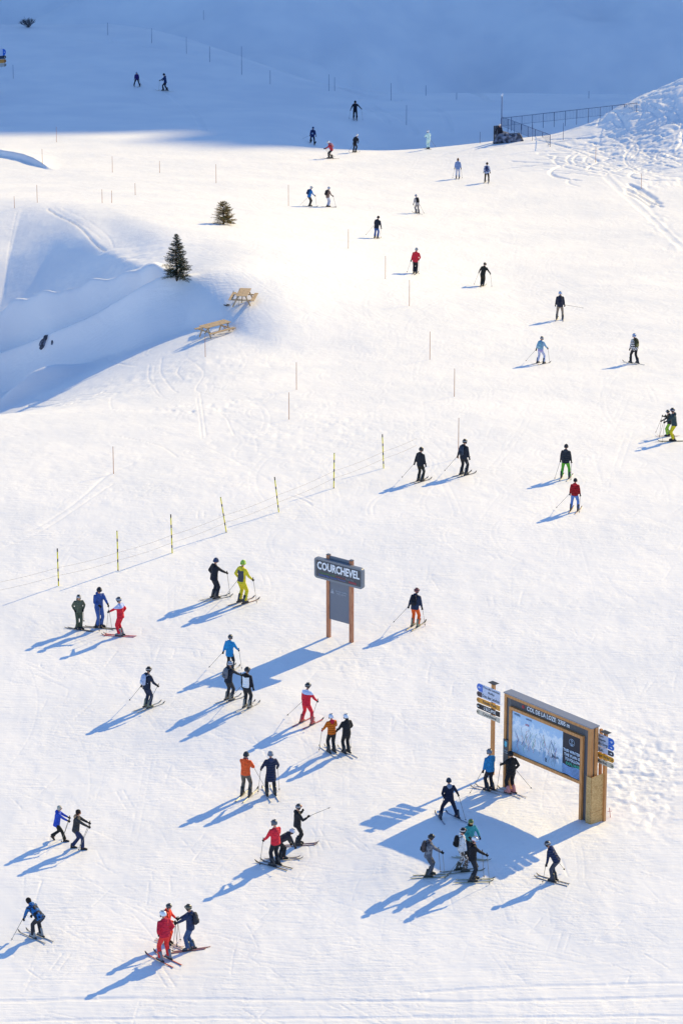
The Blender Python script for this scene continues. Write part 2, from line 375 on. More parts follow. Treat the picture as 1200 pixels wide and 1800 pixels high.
def ball(bm, c, r, seg=10, rings=7, mi=0, M=None):
    rx, ry, rz = r if isinstance(r, (list, tuple)) else (r, r, r)
    res = bmesh.ops.create_uvsphere(bm, u_segments=seg, v_segments=rings, radius=1)
    c = Vector(c)
    for v in res['verts']:
        v.co = Vector((v.co.x * rx, v.co.y * ry, v.co.z * rz)) + c
        if M is not None: v.co = M @ v.co
    for f in {f for v in res['verts'] for f in v.link_faces}: f.material_index = mi

# ================================================================== cloth and other materials
_mc = {}
def fabric(hexc, kind='plain', second=None):
    key = (hexc, kind, second)
    if key in _mc: return _mc[key]
    c = srgb(hexc); m = mat('cloth_' + kind, c, .72); b = m.node_tree.nodes['Principled BSDF']; b.inputs['Specular IOR Level'].default_value = .3
    tc = nd(m, 'ShaderNodeTexCoord'); n = nd(m, 'ShaderNodeTexNoise'); n.inputs['Scale'].default_value = 7; n.inputs['Detail'].default_value = 3
    mp = nd(m, 'ShaderNodeMapping'); mp.inputs['Scale'].default_value = (1, 1, 1.8)
    lk(m, tc.outputs['Object'], mp.inputs['Vector']); lk(m, mp.outputs['Vector'], n.inputs['Vector'])
    bp = nd(m, 'ShaderNodeBump'); bp.inputs['Strength'].default_value = 1.0; bp.inputs['Distance'].default_value = .10
    h = n.outputs['Fac']
    if kind == 'puffer':
        w = nd(m, 'ShaderNodeTexWave', bands_direction='Z', wave_profile='SIN'); w.inputs['Scale'].default_value = 3.2; w.inputs['Distortion'].default_value = .6
        lk(m, tc.outputs['Object'], w.inputs['Vector']); a = nd(m, 'ShaderNodeMath', operation='ADD'); lk(m, n.outputs['Fac'], a.inputs[0]); lk(m, w.outputs['Fac'], a.inputs[1]); h = a.outputs[0]
    lk(m, h, bp.inputs['Height']); lk(m, bp.outputs['Normal'], b.inputs['Normal'])
    # faint tonal variation of the weave
    mx = nd(m, 'ShaderNodeMix', data_type='RGBA', blend_type='MULTIPLY'); mx.inputs['Factor'].default_value = .5
    n2 = nd(m, 'ShaderNodeTexNoise'); n2.inputs['Scale'].default_value = 11
    lk(m, tc.outputs['Object'], n2.inputs['Vector']); rp = nd(m, 'ShaderNodeValToRGB')
    rp.color_ramp.elements[0].position = .35; rp.color_ramp.elements[0].color = (.72, .72, .75, 1); rp.color_ramp.elements[1].position = .6; rp.color_ramp.elements[1].color = (1.1, 1.1, 1.1, 1)
    lk(m, n2.outputs['Fac'], rp.inputs['Fac']); lk(m, rp.outputs['Color'], mx.inputs['B']); mx.inputs['A'].default_value = (*c, 1)
    lk(m, mx.outputs['Result'], b.inputs['Base Color'])
    c2 = srgb(second) if second else None
    if kind in ('yoke', 'lower', 'camo', 'check', 'back', 'stripe'):
        sel = None
        sp = nd(m, 'ShaderNodeSeparateXYZ'); lk(m, tc.outputs['Object'], sp.inputs[0])
        def gt(out, v, op='GREATER_THAN'):
            q = nd(m, 'ShaderNodeMath', operation=op); lk(m, out, q.inputs[0]); q.inputs[1].default_value = v; return q.outputs[0]
        def mul(a_, b_):
            q = nd(m, 'ShaderNodeMath', operation='MULTIPLY'); lk(m, a_, q.inputs[0]); lk(m, b_, q.inputs[1]); return q.outputs[0]
        if kind == 'yoke': sel = gt(sp.outputs['Z'], 1.39)
        elif kind == 'lower': sel = gt(sp.outputs['Z'], 1.02, 'LESS_THAN')
        elif kind == 'stripe':
            w = nd(m, 'ShaderNodeTexWave', bands_direction='Z'); w.inputs['Scale'].default_value = 9; lk(m, tc.outputs['Object'], w.inputs['Vector']); sel = gt(w.outputs['Fac'], .5)
        elif kind == 'camo':
            n3 = nd(m, 'ShaderNodeTexNoise'); n3.inputs['Scale'].default_value = 9; lk(m, tc.outputs['Object'], n3.inputs['Vector']); sel = gt(n3.outputs['Fac'], .52)
        elif kind == 'check':
            ck = nd(m, 'ShaderNodeTexChecker'); ck.inputs['Scale'].default_value = 14; lk(m, tc.outputs['Object'], ck.inputs['Vector']); sel = ck.outputs['Fac']
        elif kind == 'back':       # second colour fills a panel on the torso
            ab = nd(m, 'ShaderNodeMath', operation='ABSOLUTE'); lk(m, sp.outputs['X'], ab.inputs[0])
            sel = mul(mul(gt(ab.outputs[0], .17, 'LESS_THAN'), gt(sp.outputs['Z'], 1.0)), gt(sp.outputs['Z'], 1.46, 'LESS_THAN'))
        m2 = nd(m, 'ShaderNodeMix', data_type='RGBA'); lk(m, sel, m2.inputs['Factor']); lk(m, mx.outputs['Result'], m2.inputs['A']); m2.inputs['B'].default_value = (*c2, 1)
        lk(m, m2.outputs['Result'], b.inputs['Base Color'])
    _mc[key] = m; return m
def plainmat(name, hexc, rough=.5, metal=0.0):
    key = (name, hexc)
    if key not in _mc:
        m = mat(name, srgb(hexc), rough, metal); b = m.node_tree.nodes['Principled BSDF']
        tc = nd(m, 'ShaderNodeTexCoord'); n = nd(m, 'ShaderNodeTexNoise'); n.inputs['Scale'].default_value = 14; lk(m, tc.outputs['Object'], n.inputs['Vector'])
        mr = nd(m, 'ShaderNodeMapRange'); mr.inputs['To Min'].default_value = max(.05, rough - .12); mr.inputs['To Max'].default_value = min(1, rough + .12)
        lk(m, n.outputs['Fac'], mr.inputs['Value']); lk(m, mr.outputs['Result'], b.inputs['Roughness']); _mc[key] = m
    return _mc[key]
SKIN = plainmat('skin', '#c98f72', .55); DARK = plainmat('dark_plastic', '#1c1d21', .45)
def shellmat(h): return plainmat('helmet_shell', h, .3)

# ================================================================== shared small meshes
def mk(fn, name, mats, smooth=True):
    bm = bmesh.new(); fn(bm); me = bpy.data.meshes.new(name); bm.normal_update(); bm.to_mesh(me); bm.free()
    if smooth: me.polygons.foreach_set('use_smooth', [True] * len(me.polygons))
    for m in mats: me.materials.append(m)
    return me
def f_ski(bm, L=1.66):
    ys = [-.78, -.74, -.5, -.2, 0, .25, .5, .68, .76, .82, .87]; w = [.018, .028, .027, .025, .023, .025, .029, .037, .038, .030, .014]
    zz = [.030, .006, .004, .004, .004, .004, .004, .008, .025, .055, .095]
    T = []; B = []
    for y, ww, z in zip(ys, w, zz):
        T.append([bm.verts.new((x, y, z + .011)) for x in (-ww, ww)]); B.append([bm.verts.new((x, y, z)) for x in (-ww, ww)])
    for i in range(len(ys) - 1):
        f = bm.faces.new((T[i][0], T[i][1], T[i + 1][1], T[i + 1][0])); f.material_index = 0 if i < len(ys) - 3 else 1
        f = bm.faces.new((B[i][0], B[i + 1][0], B[i + 1][1], B[i][1])); f.material_index = 1
        f = bm.faces.new((T[i][0], T[i + 1][0], B[i + 1][0], B[i][0])); f.material_index = 0
        f = bm.faces.new((T[i][1], B[i][1], B[i + 1][1], T[i + 1][1])); f.material_index = 0
    bm.faces.new((T[0][0], B[0][0], B[0][1], T[0][1])); bm.faces.new((T[-1][0], T[-1][1], B[-1][1], B[-1][0]))
    box(bm, -.035, .035, -.22, -.12, .02, .075, 1, .008); box(bm, -.03, .03, .14, .20, .02, .06, 1, .008)
def f_boot(bm):
    tube(bm, [(0, -.11, .03), (0, -.09, .07), (0, -.06, .13), (0, -.03, .22), (0, .005, .33)], [(.045, .05), (.055, .065), (.056, .075), (.062, .08), (.068, .085)], 10, (1, 0, 0))
    tube(bm, [(0, -.13, .045), (0, -.05, .06), (0, .06, .065), (0, .14, .052), (0, .18, .035)], [(.03, .04), (.048, .06), (.048, .055), (.042, .042), (.025, .02)], 10, (1, 0, 0))
    box(bm, -.045, .045, -.14, .18, 0, .022, 1, .006)
    for z, y in ((.13, .03), (.19, .05), (.27, .07)): box(bm, .045, .07, y - .05, y + .02, z - .008, z + .008, 1)
def f_shoe(bm):
    tube(bm, [(0, -.07, .06), (0, -.05, .12), (0, -.03, .2)], [(.045, .055), (.05, .06), (.052, .062)], 8, (1, 0, 0))
    tube(bm, [(0, -.11, .05), (0, -.03, .055), (0, .08, .045), (0, .17, .03)], [(.03, .035), (.046, .05), (.046, .04), (.025, .02)], 8, (1, 0, 0))
    box(bm, -.045, .045, -.12, .17, 0, .02, 1)
def f_glove(bm):           # right-hand glove, curled round a vertical grip; palm faces -X, fingers wrap forward
    tube(bm, [(0, -.07, 0), (0, -.03, 0), (0, .03, 0), (0, .045, 0)], [(.032, .038), (.030, .036), (.028, .045), (.02, .038)], 8, (1, 0, 0))
    for i, (z, L) in enumerate(((.034, .9), (.012, 1.0), (-.011, .94), (-.032, .8))):
        tube(bm, [(.012, .035, z), (.006, .035 + .028 * L, z), (-.022, .035 + .030 * L, z), (-.040, .045, z), (-.038, .028, z)], [.0125, .012, .0115, .011, .009], 6)
    tube(bm, [(-.015, -.03, .03), (-.04, -.005, .036), (-.045, .02, .028), (-.036, .036, .02)], [.016, .014, .012, .009], 6)
    tube(bm, [(0, -.115, 0), (0, -.06, 0)], [(.044, .046), (.036, .04)], 8, (1, 0, 0), 1)
def f_helmet(bm):
    res = bmesh.ops.create_uvsphere(bm, u_segments=16, v_segments=10, radius=1)
    for v in list(res['verts']):
        if v.co.z < -.42: bm.verts.remove(v)
    for v in bm.verts:
        k = .93 if v.co.z < -.1 and v.co.y > .2 else 1
        v.co = Vector((v.co.x * .115, v.co.y * .138 * k, v.co.z * .128 + (.03 if v.co.y > .5 and v.co.z < 0 else 0)))
    for s in (-1, 1): ball(bm, (s * .098, .0, -.05), (.020, .045, .05), 8, 6, 1)
    tube(bm, [(-.08, .10, .03), (-.045, .130, .04), (0, .143, .043), (.045, .130, .04), (.08, .10, .03)], .009, 6, None, 1)
    for x in (-.05, 0, .05): box(bm, x - .008, x + .008, -.06, .06, .108, .128, 1, .003)
def f_goggles(bm):
    P = [(.098 * math.sin(a), .128 * math.cos(a), 0) for a in [R(t) for t in (-68, -45, -20, 0, 20, 45, 68)]]
    tube(bm, P, [(.018, .012), (.034, .014), (.038, .016), (.034, .016), (.038, .016), (.034, .014), (.018, .012)], 8, (0, 0, 1), 0)
    Q = [(.113 * math.sin(a), .136 * math.cos(a), .005) for a in [R(t) for t in range(70, 300, 23)]]
    tube(bm, Q, [(.016, .006)] * len(Q), 6, (0, 0, 1), 1)
def f_beanie(bm):
    tube(bm, [(0, 0, -.045), (0, 0, .0), (0, 0, .0), (0, -.005, .05), (0, -.012, .095), (0, -.02, .125), (0, -.022, .138)], [(.112, .13), (.115, .133), (.106, .124), (.104, .118), (.078, .09), (.038, .045), (.006, .006)], 14, (1, 0, 0))
    for v in bm.verts:
        if v.co.z < .001: v.co *= 1.02
def f_hair(bm):
    tube(bm, [(0, -.045, -.10), (0, -.04, -.05), (0, -.02, .0), (0, -.012, .05), (0, -.01, .085), (0, -.01, .112), (0, -.01, .12)], [(.075, .06), (.095, .085), (.100, .105), (.097, .113), (.078, .09), (.04, .05), (.005, .005)], 14, (1, 0, 0))
    rr = random.Random(2)
    for v in bm.verts: v.co += Vector((rr.uniform(-1, 1), rr.uniform(-1, 1), rr.uniform(-1, 1))) * .006
def f_longhair(bm):
    f_hair(bm); tube(bm, [(0, -.08, -.02), (0, -.12, -.12), (.01, -.13, -.22), (.0, -.13, -.32), (0, -.125, -.38)], [(.07, .04), (.085, .045), (.075, .04), (.05, .03), (.015, .01)], 9, (1, 0, 0))
def f_bun(bm):
    f_hair(bm); ball(bm, (0, -.06, .12), .048, 8, 6)
def f_pack(bm):            # origin at the middle of the back, pack extends towards -Y
    tube(bm, [(0, -.07, -.24), (0, -.085, -.22), (0, -.10, -.1), (0, -.10, .06), (0, -.085, .17), (0, -.07, .215), (0, -.06, .225)], [(.09, .04), (.135, .075), (.15, .095), (.145, .09), (.12, .07), (.07, .04), (.02, .015)], 14, (1, 0, 0))
    tube(bm, [(0, -.16, -.2), (0, -.19, -.17), (0, -.195, -.07), (0, -.17, -.02)], [(.06, .02), (.095, .035), (.09, .03), (.05, .015)], 10, (1, 0, 0), 1)
    for s in (-1, 1):
        tube(bm, [(s * .10, -.03, .16), (s * .12, .05, .21), (s * .13, .18, .19), (s * .135, .23, .05), (s * .14, .19, -.1), (s * .14, .02, -.16)], [(.022, .010)] * 6, 6, None, 1)
    tube(bm, [(0, -.06, .21), (.0, -.05, .25), (0, -.03, .21)], .008, 5, None, 1)
def f_basket(bm):
    tube(bm, [(0, 0, 0), (0, 0, .012)], [.036, .030], 8); tube(bm, [(0, 0, -.06), (0, 0, 0)], [.003, .007], 5)
def f_grip(bm):
    tube(bm, [(0, 0, -.12), (0, 0, -.02), (0, 0, .0), (0, .0, .02)], [.013, .016, .020, .012], 7)
    tube(bm, [(0, 0, .01), (.03, -.03, -.04), (.02, -.04, -.13), (.0, -.01, -.06)], .005, 4)
def f_shaft(bm): tube(bm, [(0, 0, -1), (0, 0, 0)], [.75, 1.0], 6)     # unit length, scaled per pole
_sm = {}
def shared(fn, name, *mats):
    k = (fn.__name__, tuple(m.name for m in mats))
    if k not in _sm: _sm[k] = mk(fn, name, mats)
    return _sm[k]

# ================================================================== people
BAKE = []      # garments and bodies are grown together by a remesh before the scene is finished
def grown(name, bm, m, parent, voxel, it=4):
    o = mesh_obj(name, bm, m, parent)
    r = o.modifiers.new('r', 'REMESH'); r.mode = 'VOXEL'; r.voxel_size = voxel; r.use_smooth_shade = True
    s = o.modifiers.new('s', 'SMOOTH'); s.factor = .5; s.iterations = it
    BAKE.append(o); return o
def ik(a, c, l1, l2, hint):
    a = Vector(a); c = Vector(c); d = c - a; L = min(d.length, (l1 + l2) * .998); u = d.normalized()
    x = (l1 * l1 - l2 * l2 + L * L) / (2 * L); h = math.sqrt(max(0, l1 * l1 - x * x))
    hv = Vector(hint); hv = (hv - u * hv.dot(u)).normalized()
    return a + u * x + hv * h, a + u * L
ARMS = {'down': ((.30, .06, .84), (.5, -1, 0)), 'pole': ((.33, .26, 1.02), (.7, -1, -.3)), 'front': ((.15, .33, 1.10), (1, -.4, -.6)),
        'hip': ((.21, .02, 1.00), (1, -1.2, .1)), 'out': ((.60, .06, 1.02), (.3, -1, -.4)), 'chest': ((.05, .27, 1.22), (1, -.2, -.8)),
        'face': ((.10, .25, 1.48), (.8, .2, -1)), 'back': ((.32, -.10, .92), (.3, -1, .2)), 'fwd': ((.20, .46, 1.12), (.5, -.6, -.8)),
        'wide': ((.44, .16, .98), (.6, -1, -.2)), 'knee': ((.20, .34, .74), (1, -.3, -.2)), 'cross': ((-.06, .30, 1.15), (1, -.1, -.7)), 'high': ((.24, .36, 1.32), (.7, -.2, -1))}
PEOPLE = []
def person(px, py, hy, yaw, who, where, top='#1b2233', bot='#17191f', head=('helmet', '#22242a', '#6a7078'), arms=('pole', 'pole'), poles=('plant', 'plant'),
           st=.12, stag=0.0, lean=8, side=0, cr=.02, pack=None, skis=True, sky=0.0, wedge=0, skicol='#c9c2b4', boot='#2a2c31', tk='plain', t2=None, bk='plain', b2=None,
           glove='#141519', hem=.85, hood=True, hoodcol=None, turn=0, bootout=False, knee=.0, scarf=None, lifted=None, fixed=None):
    F = hit(px, py); m = mpx(F)
    d = F[1] * _cp + (CZ - F[2]) * _sp; ray_p = math.atan2(CZ - F[2], F[1])
    base_h = 1.87 - cr * 1.0 - (1 - math.cos(R(lean))) * .8
    s = ((py - hy) * m / math.cos(ray_p)) / base_h
    s = fixed or min(1.14, max(.80, s))
    yw = -R(yaw)
    root = empty('person', F, yw, s)
    near = m < 1 / 36.; vx = .028 if near else .036
    cy, sy = math.cos(yw), math.sin(yw)
    def gl(x, y):   # terrain height in local units under local point x, y
        return (gz(F.x + (cy * x - sy * y) * s, F.y + (sy * x + cy * y) * s) - F.z) / s
    lift = .045 if skis else .0
    feet = []
    for i, sg in enumerate((-1, 1)):
        fx, fy = sg * st, (stag if i == 0 else -stag) * .5
        gzv = gl(fx, fy) + lift
        if lifted and lifted[0] == i: gzv += lifted[1]
        feet.append(Vector((fx, fy, gzv)))
    hipz = min(.965, math.sqrt(max(.3, .852 ** 2 - (st - .09) ** 2 - (stag * .5) ** 2)) + .125) - cr + lift + min(0, feet[0].z - lift, feet[1].z - lift)
    la, sa = R(lean), R(side)
    T = Vector((math.sin(sa), math.sin(la) * math.cos(sa), math.cos(la) * math.cos(sa)))
    P = Vector((math.sin(sa) * -.0, -.04 - .16 * math.sin(la) - cr * .25, hipz)) + Vector((math.sin(sa) * .35, 0, 0))
    fwd = Vector((0, math.cos(la), -math.sin(la))); Rt = Vector((math.cos(sa), 0, -math.sin(sa)))
    S = P + T * .50; N = P + T * .57
    Hc = N + T * .10 + Vector((0, .035, .075)); 
    dS = S - Vector((0, 0, 1.45))
    sh = [S - Rt * .185, S + Rt * .185]; hips = [P - Rt * .095 - T * .04, P + Rt * .095 - T * .04]
    ank = [f + Vector((0, -.03, .09)) for f in feet]; kn = []
    for h, a, sg in zip(hips, ank, (-1, 1)):
        k, _ = ik(h, a, .43, .43, (sg * (.12 + knee), 1, .1)); kn.append(k)
    hands = []; elb = []
    for i, sg in enumerate((-1, 1)):
        tg, hint = ARMS[arms[i]] if isinstance(arms[i], str) else arms[i]
        tgt = Vector((sg * tg[0], tg[1], tg[2])) + dS * .85
        e, h = ik(sh[i], tgt, .29, .27, (sg * hint[0], hint[1], hint[2])); hands.append(h); elb.append(e)
    # ---- body
    bm = bmesh.new(); X = (1, 0, 0)
    tube(bm, [P - T * .08, P, P + T * .18, P + T * .38, S, N], [(.13, .10), (.155, .11), (.135, .10), (.165, .115), (.15, .09), (.06, .06)], 12, X)
    tube(bm, [N - T * .06, N + T * .04, Hc - Vector((0, .02, .05))], [.06, .056, .055], 8)
    ball(bm, Hc, (.078, .098, .115), 12, 9)
    tr = Matrix.Translation(Hc) @ Matrix.Rotation(-R(turn), 4, 'Z')
    tube(bm, [tr @ Vector((0, .085, .02)), tr @ Vector((0, .118, -.015)), tr @ Vector((0, .09, -.03))], [.012, .018, .012], 6)
    ball(bm, tr @ Vector((0, .075, -.07)), (.035, .03, .025), 8, 6)
    for sg in (-1, 1): ball(bm, tr @ Vector((sg * .08, 0, -.005)), (.014, .022, .03), 6, 5)
    for i in (0, 1):
        tube(bm, [hips[i] + T * .04, hips[i], (hips[i] + kn[i]) / 2, kn[i], (kn[i] * .6 + ank[i] * .4), ank[i], feet[i] + Vector((0, -.03, .03))], [.08, .088, .075, .056, .058, .042, .04], 10)
        tube(bm, [feet[i] + Vector((0, -.06, .04)), feet[i] + Vector((0, .05, .04)), feet[i] + Vector((0, .13, .03))], [.036, .036, .022], 8)
        tube(bm, [sh[i] - Rt * (.06 * (-1, 1)[i]), sh[i], (sh[i] + elb[i]) / 2, elb[i], (elb[i] + hands[i]) / 2, hands[i], hands[i] + (hands[i] - elb[i]).normalized() * .06], [.055, .056, .046, .038, .036, .026, .03], 8)
    grown('body', bm, SKIN, root, vx + .002, 2)
    # ---- trousers
    bm = bmesh.new()
    tube(bm, [P - T * .10, P, P + T * .12], [(.145, .125), (.18, .14), (.165, .125)], 12, X)
    for i in (0, 1):
        k = kn[i]; a = ank[i]
        end = a + Vector((0, 0, .02)) if not bootout else k * .45 + a * .55
        tube(bm, [hips[i] + T * .05, hips[i] - Vector((0, 0, .02)), (hips[i] + k) / 2, k, k * .5 + end * .5, end], [.10, .112, .098, .082, .080, .088 if not bootout else .075], 10)
    grown('trousers', bm, fabric(bot, bk, b2), root, vx, 3)
    # ---- jacket
    bm = bmesh.new(); h0 = (.965 - hem)
    pts = [P - T * h0, P + T * (.06 - h0 * .3), P + T * .2, P + T * .38, S, N - T * .01, N + T * .035]
    tube(bm, pts, [(.205, .165), (.20, .155), (.185, .145), (.205, .155), (.19, .125), (.095, .085), (.082, .08)], 14, X)
    for i, sg in enumerate((-1, 1)):
        w = hands[i] - (hands[i] - elb[i]).normalized() * .05
        tube(bm, [sh[i] - Rt * (.10 * sg) - T * .02, sh[i], (sh[i] + elb[i]) / 2, elb[i], (elb[i] + w) / 2, w], [.085, .085, .072, .064, .058, .050], 9)
    if hem < .75:
        tube(bm, [P - T * h0, P - T * .1], [(.215, .185), (.205, .165)], 14, X)
    grown('jacket', bm, fabric(top, tk, t2), root, vx, 3)
    if hood and not hoodcol: hoodcol = top
    if hoodcol:
        bm = bmesh.new(); c = N - fwd * .085 - T * .02
        tube(bm, [c - T * .10 - fwd * .03, c - fwd * .035, c + T * .04, c + T * .07 + fwd * .03], [(.05, .02), (.11, .05), (.115, .06), (.09, .045)], 10, X)
        mesh_obj('hood', bm, fabric(hoodcol), root)
    if scarf:
        bm = bmesh.new(); tube(bm, [N + T * .0, N + T * .04, N + T * .085], [(.10, .10), (.108, .108), (.085, .088)], 12, X); mesh_obj('scarf', bm, fabric(scarf), root)
    # ---- headwear
    HM = Matrix.Translation(Hc + Vector((0, 0, .015))) @ Matrix.Rotation(-R(turn), 4, 'Z') @ Matrix.Rotation(-la * .5, 4, 'X')
    def put(me, name, M):
        o = link(name, me, root); o.matrix_local = M; return o
    hk = head[0]
    def sub(me, M):
        o = link('goggles', me, hat); o.matrix_local = M
    if hk == 'helmet':
        hat = put(shared(f_helmet, 'helmet', shellmat(head[1]), DARK), 'helmet', HM)
        if len(head) > 2 and head[2]: sub(shared(f_goggles, 'goggles', plainmat('goggle_lens', head[2], .15), plainmat('goggle_strap', (head[3] if len(head) > 3 else None) or '#30323a', .6)), Matrix.Translation((0, 0, -.02 if (len(head) > 4) else .035)))
    elif hk == 'beanie': hat = put(shared(f_beanie, 'beanie', fabric(head[1], 'stripe', head[2]) if len(head) > 2 else fabric(head[1])), 'beanie', HM)
    elif hk == 'hair': put(shared(f_hair, 'hair', fabric(head[1])), 'hair', HM)
    elif hk == 'bun': put(shared(f_bun, 'hair', fabric(head[1])), 'hair', HM)
    if hk == 'helmet' and len(head) > 5: put(shared(f_longhair, 'hair', fabric(head[5])), 'hair', HM @ Matrix.Scale(.9, 4))
    if hk == 'beanie' and len(head) > 3: sub(shared(f_goggles, 'goggles', plainmat('goggle_lens', head[3], .2), DARK), Matrix.Translation((0, 0, .01)))
    # ---- gloves
    gm = fabric(glove)
    for i, sg in enumerate((-1, 1)):
        u = (hands[i] - elb[i]).normalized(); up = Vector((0, 0, 1)); zx = (up - u * up.dot(u)); zx = zx.normalized() if zx.length > .2 else Vector((0, 1, 0))
        xx = u.cross(zx) * 1.0
        M = Matrix((xx, u, zx)).transposed().to_4x4(); M.translation = hands[i] + u * .02
        if i == 0: M = M @ Matrix.Diagonal((-1, 1, 1, 1))
        put(shared(f_glove, 'glove', gm, DARK), 'glove', M)
    # ---- boots and skis
    for i, sg in enumerate((-1, 1)):
        f = feet[i]; a = R(sky) - sg * R(wedge)
        e = .3; gx = (gl(f.x + e, f.y) - gl(f.x - e, f.y)) / (2 * e); gy = (gl(f.x, f.y + e) - gl(f.x, f.y - e)) / (2 * e)
        nrm = Vector((-gx, -gy, 1)).normalized()
        yv = Vector((-math.sin(-a), math.cos(-a), 0)); yv = (yv - nrm * yv.dot(nrm)).normalized(); xv = yv.cross(nrm)
        M = Matrix((xv, yv, nrm)).transposed().to_4x4(); M.translation = f
        if lifted and lifted[0] == i: M = M @ Matrix.Rotation(-R(lifted[2]), 4, 'X')
        if skis:
            put(shared(f_boot, 'boot', plainmat('boot_shell', boot, .4), DARK), 'boot', M)
            Ms = M.copy(); Ms.translation = f - nrm * .033
            put(shared(f_ski, 'ski', plainmat('ski_topsheet', skicol, .35), plainmat('ski_base', '#26272c', .4)), 'ski', Ms @ Matrix.Diagonal((1, .93, 1, 1)))
        else: put(shared(f_shoe, 'boot', plainmat('boot_shell', boot, .6), DARK), 'boot', M)
    if pack:
        if isinstance(pack, str): pack = (pack, pack)
        C = P + T * .36 - fwd * .125
        M = Matrix((Rt, fwd, T)).transposed().to_4x4(); M.translation = C
        put(shared(f_pack, 'backpack', fabric(pack[0]), fabric(pack[1])), 'backpack', M)
    tag(root, who + ' ' + where, 'person', 'skiers and walkers on the piste')
    # ---- poles: held things, so objects of their own
    Mr = Matrix.Translation(F) @ Matrix.Rotation(yw, 4, 'Z') @ Matrix.Scale(s, 4)
    for i, sg in enumerate((-1, 1)):
        pk = poles[i]
        if not pk: continue
        h = hands[i] + Vector((0, .03, .03))
        if pk == 'plant': t = Vector((h.x + sg * .10, h.y + .10, 0)); t.z = gl(t.x, t.y)
        elif pk == 'back': t = Vector((h.x + sg * .14, h.y - .85, 0)); t.z = gl(t.x, t.y) + .10
        elif pk == 'side': t = Vector((h.x + sg * .75, h.y - .15, 0)); t.z = gl(t.x, t.y) + .08
        else: t = Vector((sg * pk[0], pk[1], pk[2] if len(pk) > 2 else 0)); t.z = t.z if len(pk) > 2 else gl(t.x, t.y)
        g = h + (h - t).normalized() * .05
        A = Mr @ g; B = Mr @ t; v = B - A; L = v.length
        Lm = min(L, 1.32 * s); B = A + v.normalized() * Lm
        if pk in ('plant',): Lm = L
        q = (-v).to_track_quat('Z', 'Y')
        rp = empty('ski_pole', A); rp.rotation_mode = 'QUATERNION'; rp.rotation_quaternion = q
        o = link('shaft', shared(f_shaft, 'shaft', plainmat('pole_metal', '#8a8478', .4, .3)), rp); o.scale = (.0105, .0105, Lm)
        link('grip', shared(f_grip, 'grip', DARK), rp)
        o = link('basket', shared(f_basket, 'basket', DARK), rp); o.location = (0, 0, -Lm + .07)
        tag(rp, ('left' if i == 0 else 'right') + ' ski pole of the ' + who, 'ski pole', 'ski poles held by the skiers')
    return root

